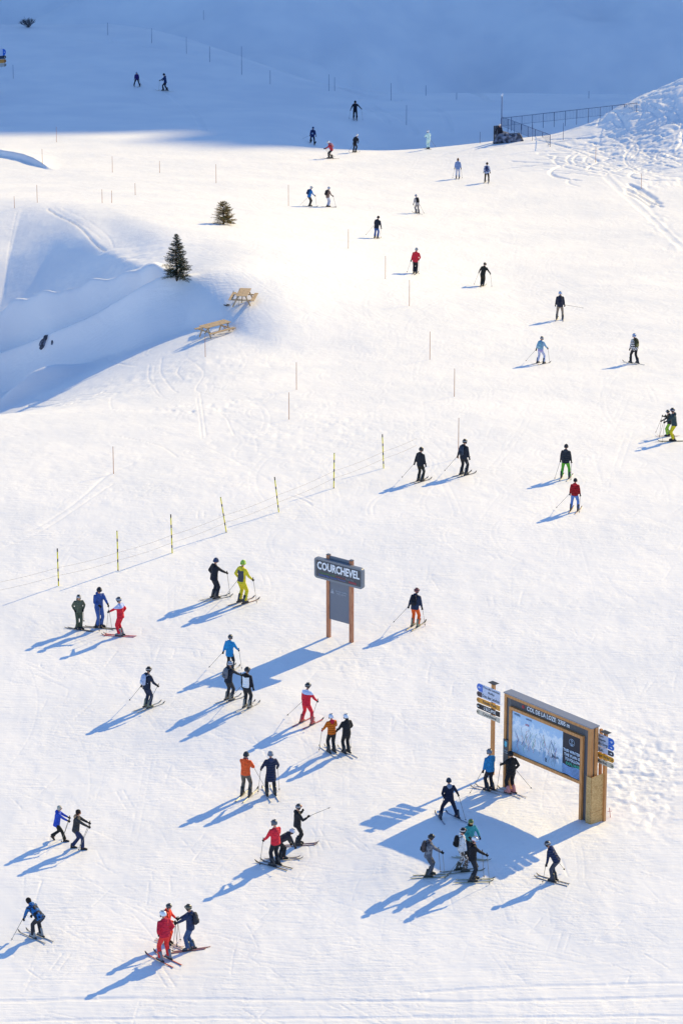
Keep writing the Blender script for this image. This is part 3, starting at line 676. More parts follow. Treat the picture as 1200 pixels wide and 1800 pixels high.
# ------------------------------------------------------------------ everybody, top of the photograph to the bottom
P_ = person
def people():
    # in the shade at the top
    P_(241, 152, 126, 185, 'skier in purple jacket and dark trousers', 'standing wide in the upper shade', top='#2c1c66', bot='#11142e', head=('helmet', '#9aa4b8', None), st=.34, wedge=14, cr=.02, arms=('down', 'down'), poles=('back', 'back'))
    P_(290, 160, 129, -85, 'skier in dark blue jacket planting a pole', 'in the upper shade', top='#12305e', bot='#0d1226', head=('beanie', '#0f1a30'), st=.14, stag=.35, arms=('fwd', 'pole'), poles=('plant', None))
    P_(624, 210, 177, 178, 'skier all in black with arms spread', 'in the shade above the crest', top='#0f1426', bot='#0d1020', head=('beanie', '#10131c'), st=.14, arms=('out', 'wide'), poles=((.72, .1), (.6, .1)))
    P_(549, 253, 222, 5, 'skier in navy jacket with small pack', 'at the edge of the big shade', top='#14306a', bot='#10142c', head=('beanie', '#173466'), st=.2, side=4, arms=('down', 'down'), poles=('side', None), pack=('#10234c', '#9fb2cf'), wedge=6)
    P_(580, 279, 248, -95, 'crouching skier in red jacket and white helmet', 'crossing the shadow edge', top='#b83442', bot='#262a3a', head=('helmet', '#e8e6e4', None), st=.12, stag=.3, lean=24, cr=.10, arms=('fwd', 'pole'), poles=('back', 'back'), pack=('#c9888c', '#e0c4c4'), skicol='#3a3028')
    P_(623, 268, 236, 30, 'skier in black with white helmet leaning left', 'on the lip of the crest', top='#161a26', bot='#191c28', head=('helmet', '#ecebe8', None), st=.12, side=12, lean=12, cr=.05, arms=('hip', 'hip'), poles=('back', None), skicol='#dcdcdc')
    P_(752, 262, 230, -20, 'skier in pale mint suit and white helmet', 'on the crest', top='#d4f4ec', bot='#d4f4ec', head=('helmet', '#eceae8', None), st=.08, lean=14, arms=('front', 'front'), poles=(None, 'side'), turn=-40)
    P_(877, 251, 218, 178, 'skier in black with white helmet standing square', 'before the dark rock', top='#1d2130', bot='#141722', head=('helmet', '#e9e7e4', None), st=.22, wedge=8, arms=('down', 'wide'), poles=('plant', 'plant'))
    # upper sunny piste
    P_(804, 314, 279, 5, 'skier in light blue jacket with hair in a bun', 'below the crest', top='#7f97c4', bot='#c3c8da', head=('bun', '#6d4a34'), st=.13, arms=('down', 'down'), poles=('back', 'plant'), skicol='#8a8fa0')
    P_(855, 321, 286, 8, 'skier in white and blue jacket with navy rucksack', 'below the crest', top='#c9d3ea', bot='#332c26', head=('beanie', '#2e2620'), st=.17, arms=('down', 'down'), poles=(None, None), pack=('#28345e', '#3b4a7c'), tk='camo', t2='#5d7098', wedge=5, lean=4)
    P_(545, 363, 328, 62, 'skier in bright blue jacket and grey trousers', 'beside a partner in white trousers', top='#2f7cc4', bot='#453f3b', head=('helmet', '#dcdcdc', '#39404a'), st=.10, stag=.15, lean=16, arms=('down', 'pole'), poles=('back', 'plant'), pack=('#1d3d66', '#17304f'))
    P_(577, 364, 329, 58, 'skier in white trousers with dark vest', 'beside the one in blue', top='#8b746a', bot='#c6cbe0', head=('helmet', '#c9cfe4', '#39404a'), st=.09, lean=8, arms=('down', 'pole'), poles=(None, 'side'), pack=('#2c2a30', '#2c2a30'), skicol='#50423c')
    P_(733, 375, 342, -25, 'skier in pale grey suit with black rucksack', 'alone on the upper piste', top='#b9b4b4', bot='#8f8a8c', head=('beanie', '#a9a9b4'), st=.13, side=-6, lean=12, arms=('down', 'down'), poles=('back', 'back'), pack=('#1b1b20', '#1b1b20'))
    P_(661, 419, 380, 22, 'skier in navy jacket and blue trousers leaning right', 'carving a turn', top='#1f2838', bot='#33599e', head=('beanie', '#24262c'), st=.12, side=8, lean=10, cr=.04, arms=('pole', 'down'), poles=('side', 'back'))
    P_(729, 481, 436, 12, 'skier in red jacket and black trousers', 'in the middle of the upper piste', top='#d02a3c', bot='#1d2029', head=('beanie', '#1f2026', '#e6e4e2'), st=.09, side=5, lean=6, arms=('back', 'hip'), poles=('back', 'back'), skicol='#453b36')
    P_(847, 503, 462, 18, 'skier in dark olive suit with thin poles', 'turning on the upper piste', top='#20241f', bot='#2a2b24', head=('helmet', '#1d1f20', '#3a3c3a'), st=.08, side=9, lean=12, cr=.05, arms=('wide', 'wide'), poles=('back', 'plant'))
    P_(983, 562, 513, 5, 'skier in navy jacket and beige trousers with pale helmet', 'on the right of the piste', top='#2b3142', bot='#8d8173', head=('helmet', '#9fb0cc', None), st=.19, lean=6, arms=('down', 'down'), poles=(None, (1.5, .1, .78)), pack=('#20263a', '#20263a'), wedge=5)
    P_(950, 639, 592, 35, 'skier in pale blue jacket and lilac trousers', 'on the right of the piste', top='#8fb4cf', bot='#b9c2e0', head=('helmet', '#2c3140', '#dfe2e8', '#dfe2e8'), st=.24, lean=8, arms=('back', 'pole'), poles=('side', 'plant'), tk='lower', t2='#b7a9d2', pack=('#7fb2c4', '#9cc3d2'), wedge=-2, skicol='#4a4036')
    P_(1113, 639, 587, -30, 'skier in black and white checked jacket', 'with olive rucksack near the right edge', top='#1c212c', bot='#1f2126', head=('helmet', '#a9bbe0', '#e6e6ea'), st=.15, stag=.3, lean=4, arms=('down', 'down'), poles=(None, None), tk='check', t2='#e6e6e6', pack=('#3a3c26', '#8c8a5a'), skicol='#b0b0b0')
    # middle
    P_(1173, 767, 721, -88, 'person in black helmet and green trousers', 'half hidden behind the yellow trousers', top='#23262c', bot='#8fbe3a', head=('helmet', '#2a2d34', '#b9c2d2'), st=.12, arms=('fwd', 'high'), poles=('plant', (.1, .9)), stag=.15, boot='#1a1a1a', skicol='#e0b9a8')
    P_(1181, 776, 718, -92, 'skier in dark green jacket and yellow trousers', 'near the right edge', top='#34474a', bot='#d9c81e', head=('helmet', '#1d1f24', '#8e94b4', '#b8b8c8'), st=.08, lean=7, arms=('fwd', 'high'), poles=('plant', (.1, .75)), boot='#1e1f22', skicol='#8d8660', turn=5)
    P_(739, 846, 787, 38, 'skier in black with narrow stance', 'left one of the pair in mid piste', top='#23262e', bot='#26261f', head=('helmet', '#26282c', '#6d6a66'), st=.12, lean=4, arms=('back', 'down'), poles=('side', 'back'), skicol='#6e5f52')
    P_(815, 835, 773, 40, 'skier in dark jacket with speckled rucksack', 'right one of the pair in mid piste', top='#232935', bot='#20242c', head=('helmet', '#1e2126', '#9aa0a8', '#9aa0a8'), st=.15, lean=5, arms=('back', 'down'), poles=('side', 'back'), pack=('#3a4454', '#2b3340'), skicol='#54483c')
    P_(993, 841, 782, 14, 'skier in grey jacket and bright green trousers', 'above the one in red', top='#343d47', bot='#5aa832', head=('beanie', '#38353a'), st=.21, lean=5, arms=('down', 'down'), poles=('back', 'back'), tk='puffer', wedge=-2, skicol='#d0c4b8')
    P_(1009, 898, 842, 16, 'skier in red puffer jacket and light blue trousers', 'below the green trousers', top='#c91f2c', bot='#5f83c4', head=('beanie', '#2e2a30'), st=.2, lean=6, arms=('down', 'down'), poles=('side', 'back'), tk='puffer', wedge=-2, hem=.89, skicol='#a0705a')
    P_(379, 1052, 982, 58, 'skier in black shell and blue grey beanie', 'left of the yellow suit', top='#1a1f2c', bot='#1c2230', head=('beanie', '#3b4a6a'), st=.12, lean=6, arms=('hip', 'fwd'), poles=(None, 'plant'), boot='#4a4440', skicol='#c9c2b4', turn=10)
    P_(427, 1060, 986, 46, 'skier in yellow suit with grey back and green beanie', 'looking left', top='#e2cf30', bot='#decb2c', head=('beanie', '#5fae2c', '#d9e86a'), st=.15, lean=5, arms=('hip', 'pole'), poles=('side', 'plant'), tk='back', t2='#4a4c55', boot='#2e3034', skicol='#b8967e', scarf=None, turn=-15)
    P_(140, 1107, 1046, 168, 'skier in olive green suit with hands on hips', 'left of the group of three', top='#5c6250', bot='#525845', head=('helmet', '#26303a', '#e4e4e6', '#e4e4e6'), st=.08, lean=6, arms=('hip', 'hip'), poles=('back', None), turn=0, sky=-55, boot='#23252b', skicol='#2e2a2c', hem=.9)
    P_(176, 1104, 1033, 150, 'tall skier in blue suit with sunglasses', 'middle of the group of three', top='#3a5a9c', bot='#4564a4', head=('beanie', '#2c2f3a', '#2c2f3a', '#15161a'), st=.08, lean=4, arms=('fwd', 'front'), poles=('plant', 'plant'), sky=-48, boot='#1d2029', skicol='#3c3430', turn=10)
    P_(211, 1118, 1051, -62, 'ski instructor in red suit with white and blue shoulders', 'right of the group of three', top='#dc1f34', bot='#dc1f34', head=('helmet', '#5a5f6c', '#c8ccd6', '#c8ccd6'), st=.09, lean=3, arms=('fwd', 'hip'), poles=('plant', None), tk='yoke', t2='#b4c3ec', skicol='#e0604a', hood=False, boot='#7a7c80', sky=-18)
    P_(730, 1101, 1036, 28, 'skier in navy jacket and orange trousers', 'right of the tall sign', top='#27344f', bot='#e4601e', head=('helmet', '#8c4a48', '#3a4048'), st=.14, lean=12, arms=('back', 'down'), poles=('side', 'plant'), pack=('#141824', '#1c2230'), boot='#8c8a70', skicol='#3a3432', turn=35)
    # lower half
    P_(405, 1179, 1117, 26, 'skier in bright cyan jacket', 'behind the two in black', top='#2a93cc', bot='#2a2c33', head=('helmet', '#33363a', '#8d8378', '#6d7078'), st=.14, stag=.1, lean=5, arms=('back', 'pole'), poles=('side', 'plant'), hem=.78)
    P_(404, 1231, 1163, 48, 'skier with grey rucksack and silver helmet', 'in front of the cyan jacket', top='#1c2433', bot='#33343a', head=('helmet', '#b4bccb', '#2a2c30', '#3a3c42'), st=.14, lean=8, arms=('hip', 'fwd'), poles=(None, 'plant'), pack=('#6f7480', '#5f646e'), boot='#7c7468', skicol='#c2bab0')
    P_(435, 1244, 1174, 32, 'skier with white back panel and black hood', 'right of the grey rucksack', top='#181c28', bot='#23262d', head=('helmet', '#24262c', '#8a7a70'), st=.12, lean=3, arms=('down', 'down'), poles=('side', None), tk='back', t2='#e9ebf0', hoodcol='#0f1118', boot='#8a8478', skicol='#d0c8bc', turn=30, hem=.89)
    P_(261, 1244, 1174, 50, 'skier in navy with pale blue rucksack', 'alone on the left', top='#202a40', bot='#27304a', head=('helmet', '#2c2c30', '#b9b2aa', '#b9b2aa'), st=.12, lean=8, arms=('back', 'pole'), poles=('side', 'back'), pack=('#b6c0dc', '#c9d2e8'), boot='#6a7060', skicol='#cfc9b8', turn=15)
    P_(540, 1272, 1202, 36, 'ski instructor in red with white shoulders striding', 'in the centre', top='#e02338', bot='#e02c3e', head=('helmet', '#33363a', '#9a9a9e', '#7a7c80'), st=.24, stag=-.1, lean=8, arms=('down', 'pole'), poles=('side', 'back'), tk='yoke', t2='#ccd6f2', hood=False, skicol='#c04038', boot='#b04848', turn=40)
    P_(582, 1323, 1256, -24, 'skier in orange puffer with red hood and white helmet', 'beside a partner in black', top='#ff8420', bot='#23262c', head=('helmet', '#c9d2e4', None), st=.13, lean=2, arms=('pole', 'front'), poles=('plant', 'plant'), tk='puffer', hoodcol='#c41f38', glove='#c0304c', skicol='#e6e0d8', sky=-8, hem=.90)
    P_(608, 1324, 1256, -28, 'skier in black with long dark hair and white helmet', 'beside the orange puffer', top='#1b1d24', bot='#1f2228', head=('helmet', '#d5dcea', None, None, 1, '#141216'), st=.11, lean=2, arms=('pole', 'pole'), poles=('plant', 'plant'), skicol='#e0dcd6', sky=-8)
    P_(433, 1399, 1323, 22, 'skier in orange jacket and taupe trousers with blue scarf', 'left of the long coat', top='#f0602c', bot='#6f675f', head=('beanie', '#3c4148'), st=.16, lean=3, arms=('cross', 'front'), poles=(None, 'side'), scarf='#223a6e', boot='#2a2a2c', skicol='#ded6b4', hem=.90, bk='camo', b2='#5f5850')
    P_(476, 1398, 1322, -14, 'skier in long navy quilted coat', 'right of the orange jacket', top='#2f3a5c', bot='#25262b', head=('beanie', '#4a5568', '#b9bcc4'), st=.16, lean=2, arms=('pole', 'pole'), poles=('plant', 'plant'), tk='puffer', hem=.62, boot='#23252a', skicol='#e4dfd8')
    P_(104, 1478, 1414, 88, 'white haired walker in blue jacket', 'striding on the left', top='#2a4fc0', bot='#1d201f', head=('hair', '#b8b4a8'), st=.09, stag=-.62, lean=10, arms=('fwd', 'fwd'), poles=((.25, .15), (.25, .1)), skis=False, boot='#1f1d1c', hem=.82, lifted=(0, .10, 50))
    P_(138, 1492, 1422, 88, 'dark haired walker in fur trimmed hood', 'beside the blue jacket', top='#3a3b3f', bot='#26335a', head=('hair', '#2a1c18'), st=.09, stag=-.42, lean=8, arms=('fwd', 'fwd'), poles=((.2, .05), (.25, .0)), skis=False, hoodcol='#c09a74', boot='#1d1e22', tk='camo', t2='#2c2d31', cr=.06)
    P_(525, 1486, 1415, 72, 'skier in black raising both poles to the face', 'right of the red jacket', top='#22252c', bot='#24262b', head=('helmet', '#4a4c50', '#e0704c', '#c8c8cc'), st=.08, lean=2, arms=('face', 'high'), poles=(None, (.5, 1.2, 1.75)), boot='#2c2c30', skicol='#7c4a4a', stag=.1, cr=.05, sky=16)
    P_(497, 1510, 1461, 60, 'bending skier with pale helmet', 'mostly hidden behind the red jacket', top='#33353d', bot='#23252b', head=('helmet', '#c2c9d8', None), st=.10, lean=72, cr=.14, arms=('knee', 'knee'), poles=(None, None), skicol='#8a7f78', sky=30, fixed=.92)
    P_(483, 1522, 1443, -36, 'skier in bright red jacket and black trousers', 'seen from behind', top='#e02a3c', bot='#1d212b', head=('helmet', '#565a62', None), st=.12, lean=3, arms=('pole', 'front'), poles=('plant', None), boot='#26292f', skicol='#4a4648', sky=-18, hem=.89, hood=False)
    P_(65, 1648, 1588, -46, 'skier in blue and black bending to the boots', 'at the left edge', top='#2568a8', bot='#2b2d36', head=('hair', '#241d1c'), st=.15, lean=58, cr=.10, arms=('knee', 'knee'), poles=('side', None), tk='camo', t2='#20242e', boot='#8a8c90', skicol='#9a9a9c', scarf=None, stag=.1)
    P_(297, 1660, 1590, 105, 'skier in orange red suit and dark helmet', 'behind the one with hands on hips', top='#f0402a', bot='#f0401f', head=('helmet', '#3e4248', '#8a7a72', '#5a5c60'), st=.10, lean=5, arms=('pole', 'front'), poles=('plant', 'plant'), skicol='#c8a8a0', boot='#2c2e33', sky=22, turn=25)
    P_(333, 1671, 1592, -78, 'skier in navy jacket and blue trousers with dark rucksack', 'facing the two in red', top='#25375c', bot='#3a5580', head=('helmet', '#4c4a40', '#a49a80', '#8a8470'), st=.10, lean=3, arms=('fwd', 'fwd'), poles=('plant', 'plant'), pack=('#34363e', '#45474f'), skicol='#a86a62', boot='#3a4454', stag=.12, sky=-30)
    P_(289, 1688, 1603, -34, 'skier in red suit and white helmet with hands on hips', 'in front of the others', top='#cc1f3c', bot='#ea3a38', head=('helmet', '#dfe5ec', None, None), st=.17, lean=4, arms=('hip', 'hip'), poles=(None, None), boot='#70747c', skicol='#c86a58', hem=.90, sky=-8)
    P_(859, 1390, 1318, -32, 'skier in blue jacket and grey helmet', 'reading the piste map from behind', top='#2a80b8', bot='#20242e', head=('helmet', '#6a7484', None), st=.13, lean=3, arms=('down', 'front'), poles=('side', 'plant'), skicol='#c4b4ac', boot='#23252c', sky=-22, hem=.89)
    P_(896, 1395, 1322, -28, 'skier in black with pink legged boots', 'at the foot of the piste map', top='#12141b', bot='#14161e', head=('beanie', '#1b1e26', '#1b1e26', '#7a7c80'), st=.13, lean=4, arms=('fwd', 'hip'), poles=('plant', 'side'), bootout=True, skicol='#d4c8bc', boot='#c07a78', sky=-20)
    P_(788, 1439, 1368, -12, 'skier in navy jacket standing with legs wide', 'inside the shadow of the map', top='#131c36', bot='#121a33', head=('beanie', '#3a4352'), st=.36, lean=6, arms=('hip', 'wide'), poles=('plant', 'back'), wedge=10, sky=-12, skicol='#7c86a0', boot='#1a2036', hoodcol='#8f97ac')
    P_(826, 1510, 1441, 160, 'skier in teal jacket with green helmet and goggles', 'at the back of the group', top='#3a9aa0', bot='#23252c', head=('helmet', '#4c7038', '#c8a860', '#8a8a50', 1), st=.1, lean=3, arms=('pole', 'front'), poles=(None, 'plant'), scarf='#0e0f14', sky=-60, skicol='#9c9e84')
    P_(812, 1532, 1457, 74, 'skier in white jacket and brown shorts', 'in the group by the map shadow', top='#e2e4ea', bot='#6c5c50', head=('helmet', '#1b1d26', '#2c3040', '#e8e8ec'), st=.10, stag=-.2, lean=3, arms=('down', 'down'), poles=('plant', 'back'), pack=('#14151b', '#14151b'), skicol='#8a8b78', boot='#3a3e3c', bk='camo', b2='#d9d9dc', hem=.90)
    P_(832, 1549, 1472, 82, 'skier in black with white and red helmet and blue goggles', 'nearest of the group', top='#12141c', bot='#1d222e', head=('helmet', '#dcdce2', '#6fb4e8', '#c03848', 1), st=.11, stag=.1, lean=4, arms=('front', 'fwd'), poles=('plant', 'plant'), skicol='#a3a58a', boot='#23252b', turn=40)
    P_(755, 1541, 1468, 86, 'skier in grey patterned jacket and black helmet', 'on the left of the group', top='#5c606c', bot='#50545f', head=('helmet', '#1a1c20', '#3c4048', '#2c2e34'), st=.11, stag=.12, lean=7, cr=.05, arms=('front', 'fwd'), poles=('plant', 'plant'), tk='camo', t2='#757a86', pack=('#4a4244', '#2a2c33'), skicol='#8a8c72', boot='#2c332c')
    P_(971, 1549, 1483, -66, 'stooping skier in quilted navy jacket', 'right of the map shadow', top='#2c3c64', bot='#3c4152', head=('helmet', '#3c3f48', '#b0b4bc', '#b0b4bc'), st=.12, lean=34, cr=.05, arms=('down', 'back'), poles=('plant', 'side'), tk='puffer', skicol='#6f6a66', boot='#22242a', hem=.90, sky=6)
people()


# ================================================================== signs and other fixed things
WOOD = mat('larch_timber', srgb('#b9743f'), .6)
def wood_grain(m, dark, light, scale=(1, 1, .12), sc=22):
    b = m.node_tree.nodes['Principled BSDF']; tc = nd(m, 'ShaderNodeTexCoord'); mp = nd(m, 'ShaderNodeMapping'); mp.inputs['Scale'].default_value = scale
    n = nd(m, 'ShaderNodeTexNoise'); n.inputs['Scale'].default_value = sc; n.inputs['Detail'].default_value = 4; rp = nd(m, 'ShaderNodeValToRGB')
    rp.color_ramp.elements[0].color = (*srgb(dark), 1); rp.color_ramp.elements[1].color = (*srgb(light), 1); rp.color_ramp.elements[0].position = .3; rp.color_ramp.elements[1].position = .7
    lk(m, tc.outputs['Object'], mp.inputs['Vector']); lk(m, mp.outputs['Vector'], n.inputs['Vector']); lk(m, n.outputs['Fac'], rp.inputs['Fac']); lk(m, rp.outputs['Color'], b.inputs['Base Color'])
    bp = nd(m, 'ShaderNodeBump'); bp.inputs['Strength'].default_value = .4; bp.inputs['Distance'].default_value = .01; lk(m, n.outputs['Fac'], bp.inputs['Height']); lk(m, bp.outputs['Normal'], b.inputs['Normal'])
    return m
wood_grain(WOOD, '#b3763f', '#d89a5e')
TABLE_WOOD = wood_grain(mat('pine_planks', srgb('#d8b68c'), .65), '#a58a68', '#c9b08c', (.15, 1, 1), 16)
POST_WOOD = wood_grain(mat('reddish_timber', srgb('#b06a48'), .6), '#a5603f', '#c98a64')
OSB = mat('chipboard', srgb('#c79a5c'), .7)
def _osb():
    m = OSB; b = m.node_tree.nodes['Principled BSDF']; tc = nd(m, 'ShaderNodeTexCoord'); v = nd(m, 'ShaderNodeTexVoronoi'); v.inputs['Scale'].default_value = 16
    mp = nd(m, 'ShaderNodeMapping'); mp.inputs['Scale'].default_value = (1, 1, 1.8); rp = nd(m, 'ShaderNodeValToRGB')
    rp.color_ramp.elements[0].color = (*srgb('#b28449'), 1); rp.color_ramp.elements[1].color = (*srgb('#d9b378'), 1)
    lk(m, tc.outputs['Object'], mp.inputs['Vector']); lk(m, mp.outputs['Vector'], v.inputs['Vector']); lk(m, v.outputs['Color'], rp.inputs['Fac']); lk(m, rp.outputs['Color'], b.inputs['Base Color'])
_osb()
GREY = plainmat('grey_metal', '#5d6067', .45, .4); LGREY = plainmat('pale_grey_sheet', '#8b8e96', .45, .3); PANEL = plainmat('slate_panel', '#70747f', .5)
BOARD = plainmat('charcoal_board', '#4a4b50', .5); RIM = plainmat('grey_rim', '#7c8088', .4, .2); WHITE = plainmat('white_print', '#ececef', .5)
BLACKM = plainmat('black_sheet', '#15171c', .5)
def inkm(h): return plainmat('print_ink', h, .6)

def plane_uv(O, e, px, py):
    """where the sight line of a pixel meets the upright plane through O along e: (distance along e, height above O)"""
    d = Vector(ray(px, py)); C = Vector((0, 0, CZ)); n = Vector((e.y, -e.x, 0))
    t = (O - C).dot(n) / d.dot(n); p = C + d * t
    return (p - O).dot(e), p.z - O.z
def frame(O, e, name):
    r = empty(name, O, math.atan2(e.y, e.x)); return r       # local x along e, y away from the camera, z up
def text(parent, s, x, z, size, m, y=0.0, align='CENTER', bold=True, name='lettering', depth=.004, sx=1.0, shear=0, flip=False, maxw=None):
    cu = bpy.data.curves.new(name, 'FONT'); cu.body = s; cu.size = size; cu.align_x = align; cu.align_y = 'CENTER'; cu.extrude = depth; cu.resolution_u = 2
    if bold: cu.offset = size * (.028 if size > .3 else .012)
    o = bpy.data.objects.new(name, cu); COL.objects.link(o); TEXTS.append((o, parent, m, x, y, z, sx, maxw, shear)); return o
TEXTS = []
def bake_text():
    dg = bpy.context.evaluated_depsgraph_get()
    for o, parent, m, x, y, z, sx, maxw, shear in TEXTS:
        me = bpy.data.meshes.new_from_object(o.evaluated_get(dg)); w = max((v.co.x for v in me.vertices), default=1) - min((v.co.x for v in me.vertices), default=0)
        if maxw: sx = min(sx, maxw / max(w, .01))
        for v in me.vertices: v.co = Vector((v.co.x * sx, -v.co.z, v.co.y + v.co.x * sx * shear))
        nm = o.name.split('.')[0]; me.name = nm; me.materials.clear(); me.materials.append(m)
        cu = o.data; bpy.data.objects.remove(o); bpy.data.curves.remove(cu)
        n = link(nm, me, parent); n.location = (x, y, z)
def B(name, parent, m, x0, x1, y0, y1, z0, z1, bev=.004):
    bm = bmesh.new(); box(bm, x0, x1, y0, y1, z0, z1, 0, bev); return mesh_obj(name, bm, m, parent, smooth=False)
def rounded_plate(bm, x0, x1, z0, z1, y0, y1, r, rl=True, rr=True, mi=0, seg=6):
    pts = []
    def corner(cx, cz, a0, on, sx, sz):
        if on:
            for k in range(seg + 1):
                a = a0 + math.pi / 2 * k / seg; pts.append((cx + r * math.cos(a), cz + r * math.sin(a)))
        else: pts.append((cx + sx * r, cz + sz * r))
    corner(x1 - r, z1 - r, 0, rr, 1, 1); corner(x0 + r, z1 - r, math.pi / 2, rl, -1, 1); corner(x0 + r, z0 + r, math.pi, rl, -1, -1); corner(x1 - r, z0 + r, -math.pi / 2, rr, 1, -1)
    f = [bm.verts.new((x, y0, z)) for x, z in pts]; b = [bm.verts.new((x, y1, z)) for x, z in pts]; n = len(pts)
    fs = [bm.faces.new(f[::-1] if False else f), bm.faces.new(b[::-1])]
    for i in range(n): fs.append(bm.faces.new((f[i], b[i], b[(i + 1) % n], f[(i + 1) % n])))
    for q in fs: q.material_index = mi
    bmesh.ops.recalc_face_normals(bm, faces=fs)

# ------------------------------------------------------------------ the tall name sign
def name_sign():
    W1 = hit(577.5, 1119.5); W2 = hit(617.5, 1129); e = (W2 - W1); e.z = 0; w = e.length; e.normalize()
    r = frame(W1, e, 'name_sign')
    top = plane_uv(W1, e, 581, 980)[1]; top2 = plane_uv(W1, e, 618, 981)[1]
    g2 = W2.z - W1.z; pw = .16; H = (top + top2) / 2
    for x, g in ((0, 0), (w, g2)):
        B('post', r, POST_WOOD, x - pw / 2, x + pw / 2, -.08, .08, g - .3, H, .01)
        B('post_cap', r, GREY, x - pw / 2 - .004, x + pw / 2 + .004, -.084, .084, H + .001, H + .02)
    zb = plane_uv(W1, e, 600, 1093)[1]
    pn = B('panel', r, PANEL, pw / 2 + .002, w - pw / 2 - .002, -.03, .03, zb, H - .03)
    text(pn, 'Forfait valable\nvalid skipass', w / 2 + .10, zb + 1.36, .105, inkm('#a9aeb8'), -.034, maxw=.62, bold=False)
    bm = bmesh.new()
    f = [bm.verts.new(p) for p in ((.14, -.034, zb + 1.26), (.32, -.034, zb + 1.26), (.23, -.034, zb + 1.48))]; b = [bm.verts.new((v.co.x, -.031, v.co.z)) for v in f]
    bm.faces.new(f); [bm.faces.new((f[i], b[i], b[(i + 1) % 3], f[(i + 1) % 3])) for i in range(3)]
    mesh_obj('warning_triangle', bm, inkm('#a9aeb8'), pn, False)
    text(pn, '!', .23, zb + 1.345, .16, PANEL, -.036)
    # the wide name board in front of the posts
    O2 = W1 + Vector((e.y, -e.x, 0)) * .17
    xl, zlt = plane_uv(O2, e, 554, 984); _, zlb = plane_uv(O2, e, 554, 1012); xr, zrt = plane_uv(O2, e, 639, 998); _, zrb = plane_uv(O2, e, 639, 1036)
    z0 = (zlb + zrb) / 2 - .02; z1 = (zlt + zrt) / 2 + .06
    bm = bmesh.new(); rounded_plate(bm, xl, xr, z0, z1, -.25, -.09, .14); nb = mesh_obj('name_board', bm, RIM, r, False)
    bm = bmesh.new(); rounded_plate(bm, xl + .10, xr - .10, z0 + .10, z1 - .10, -.256, -.249, .05); mesh_obj('board_face', bm, BOARD, nb, False)
    cx = (xl + xr) / 2; W = xr - xl; hz = z1 - z0
    text(nb, 'COURCHEVEL', cx, z1 - hz * .37, .50, WHITE, -.262, maxw=W - .34, bold=True, depth=.006)
    z = z0 + hz * .32
    text(nb, 'Courchevel Le Praz', xl + W * .29, z, .12, inkm('#5f8a5c'), -.260, maxw=W * .34, bold=False); text(nb, 'Courchevel La Tania', xl + W * .54, z, .12, inkm('#a85a5a'), -.260, maxw=W * .22, bold=False)
    text(nb, 'Saint Bon', xl + W * .74, z, .12, inkm('#8d8f96'), -.260, maxw=W * .16, bold=False)
    z = z0 + hz * .20
    text(nb, 'Courchevel Village  Courchevel', xl + W * .28, z, .12, inkm('#5a6fb4'), -.260, maxw=W * .38, bold=False); text(nb, 'Moriond', xl + W * .57, z, .12, inkm('#6f70a8'), -.260, maxw=W * .18, bold=False)
    text(nb, 'MERIBEL', xl + W * .80, z, .12, inkm('#b84a50'), -.260, maxw=W * .24)
    tag(r, 'tall dark sign on two timber posts reading COURCHEVEL', 'sign')
name_sign()

# ------------------------------------------------------------------ the piste map board
MB0 = hit(883, 1383); MB1 = hit(1018, 1440)
ME = MB1 - MB0; ME.z = 0; MW = ME.length; ME.normalize()
def Q(px, py): return plane_uv(MB0, ME, px, py)
def map_material():
    m = mat('piste_map_print', (.5, .65, .8), .35); b = m.node_tree.nodes['Principled BSDF']
    tc = nd(m, 'ShaderNodeTexCoord'); sp = nd(m, 'ShaderNodeSeparateXYZ'); lk(m, tc.outputs['Generated'], sp.inputs[0])
    n = nd(m, 'ShaderNodeTexNoise'); n.inputs['Scale'].default_value = 3.2; n.inputs['Detail'].default_value = 8; n.inputs['Roughness'].default_value = .7
    lk(m, tc.outputs['Object'], n.inputs['Vector'])
    # mountain area grows whiter below the sky band
    h = nd(m, 'ShaderNodeMath', operation='MULTIPLY_ADD'); lk(m, sp.outputs['Z'], h.inputs[0]); h.inputs[1].default_value = -.9; h.inputs[2].default_value = .55
    a = nd(m, 'ShaderNodeMath', operation='ADD'); lk(m, h.outputs[0], a.inputs[0]); lk(m, n.outputs['Fac'], a.inputs[1])
    rp = nd(m, 'ShaderNodeValToRGB'); e = rp.color_ramp.elements
    e[0].position = .30; e[0].color = (*srgb('#a9c8e6'), 1); e[1].position = .42; e[1].color = (*srgb('#e6edf4'), 1)
    q = e.new(.62); q.color = (*srgb('#b9cde0'), 1); q = e.new(.70); q.color = (*srgb('#e4e9ef'), 1); q = e.new(.82); q.color = (*srgb('#8fb0cf'), 1)
    lk(m, a.outputs[0], rp.inputs['Fac']); lk(m, rp.outputs['Color'], b.inputs['Base Color']); return m
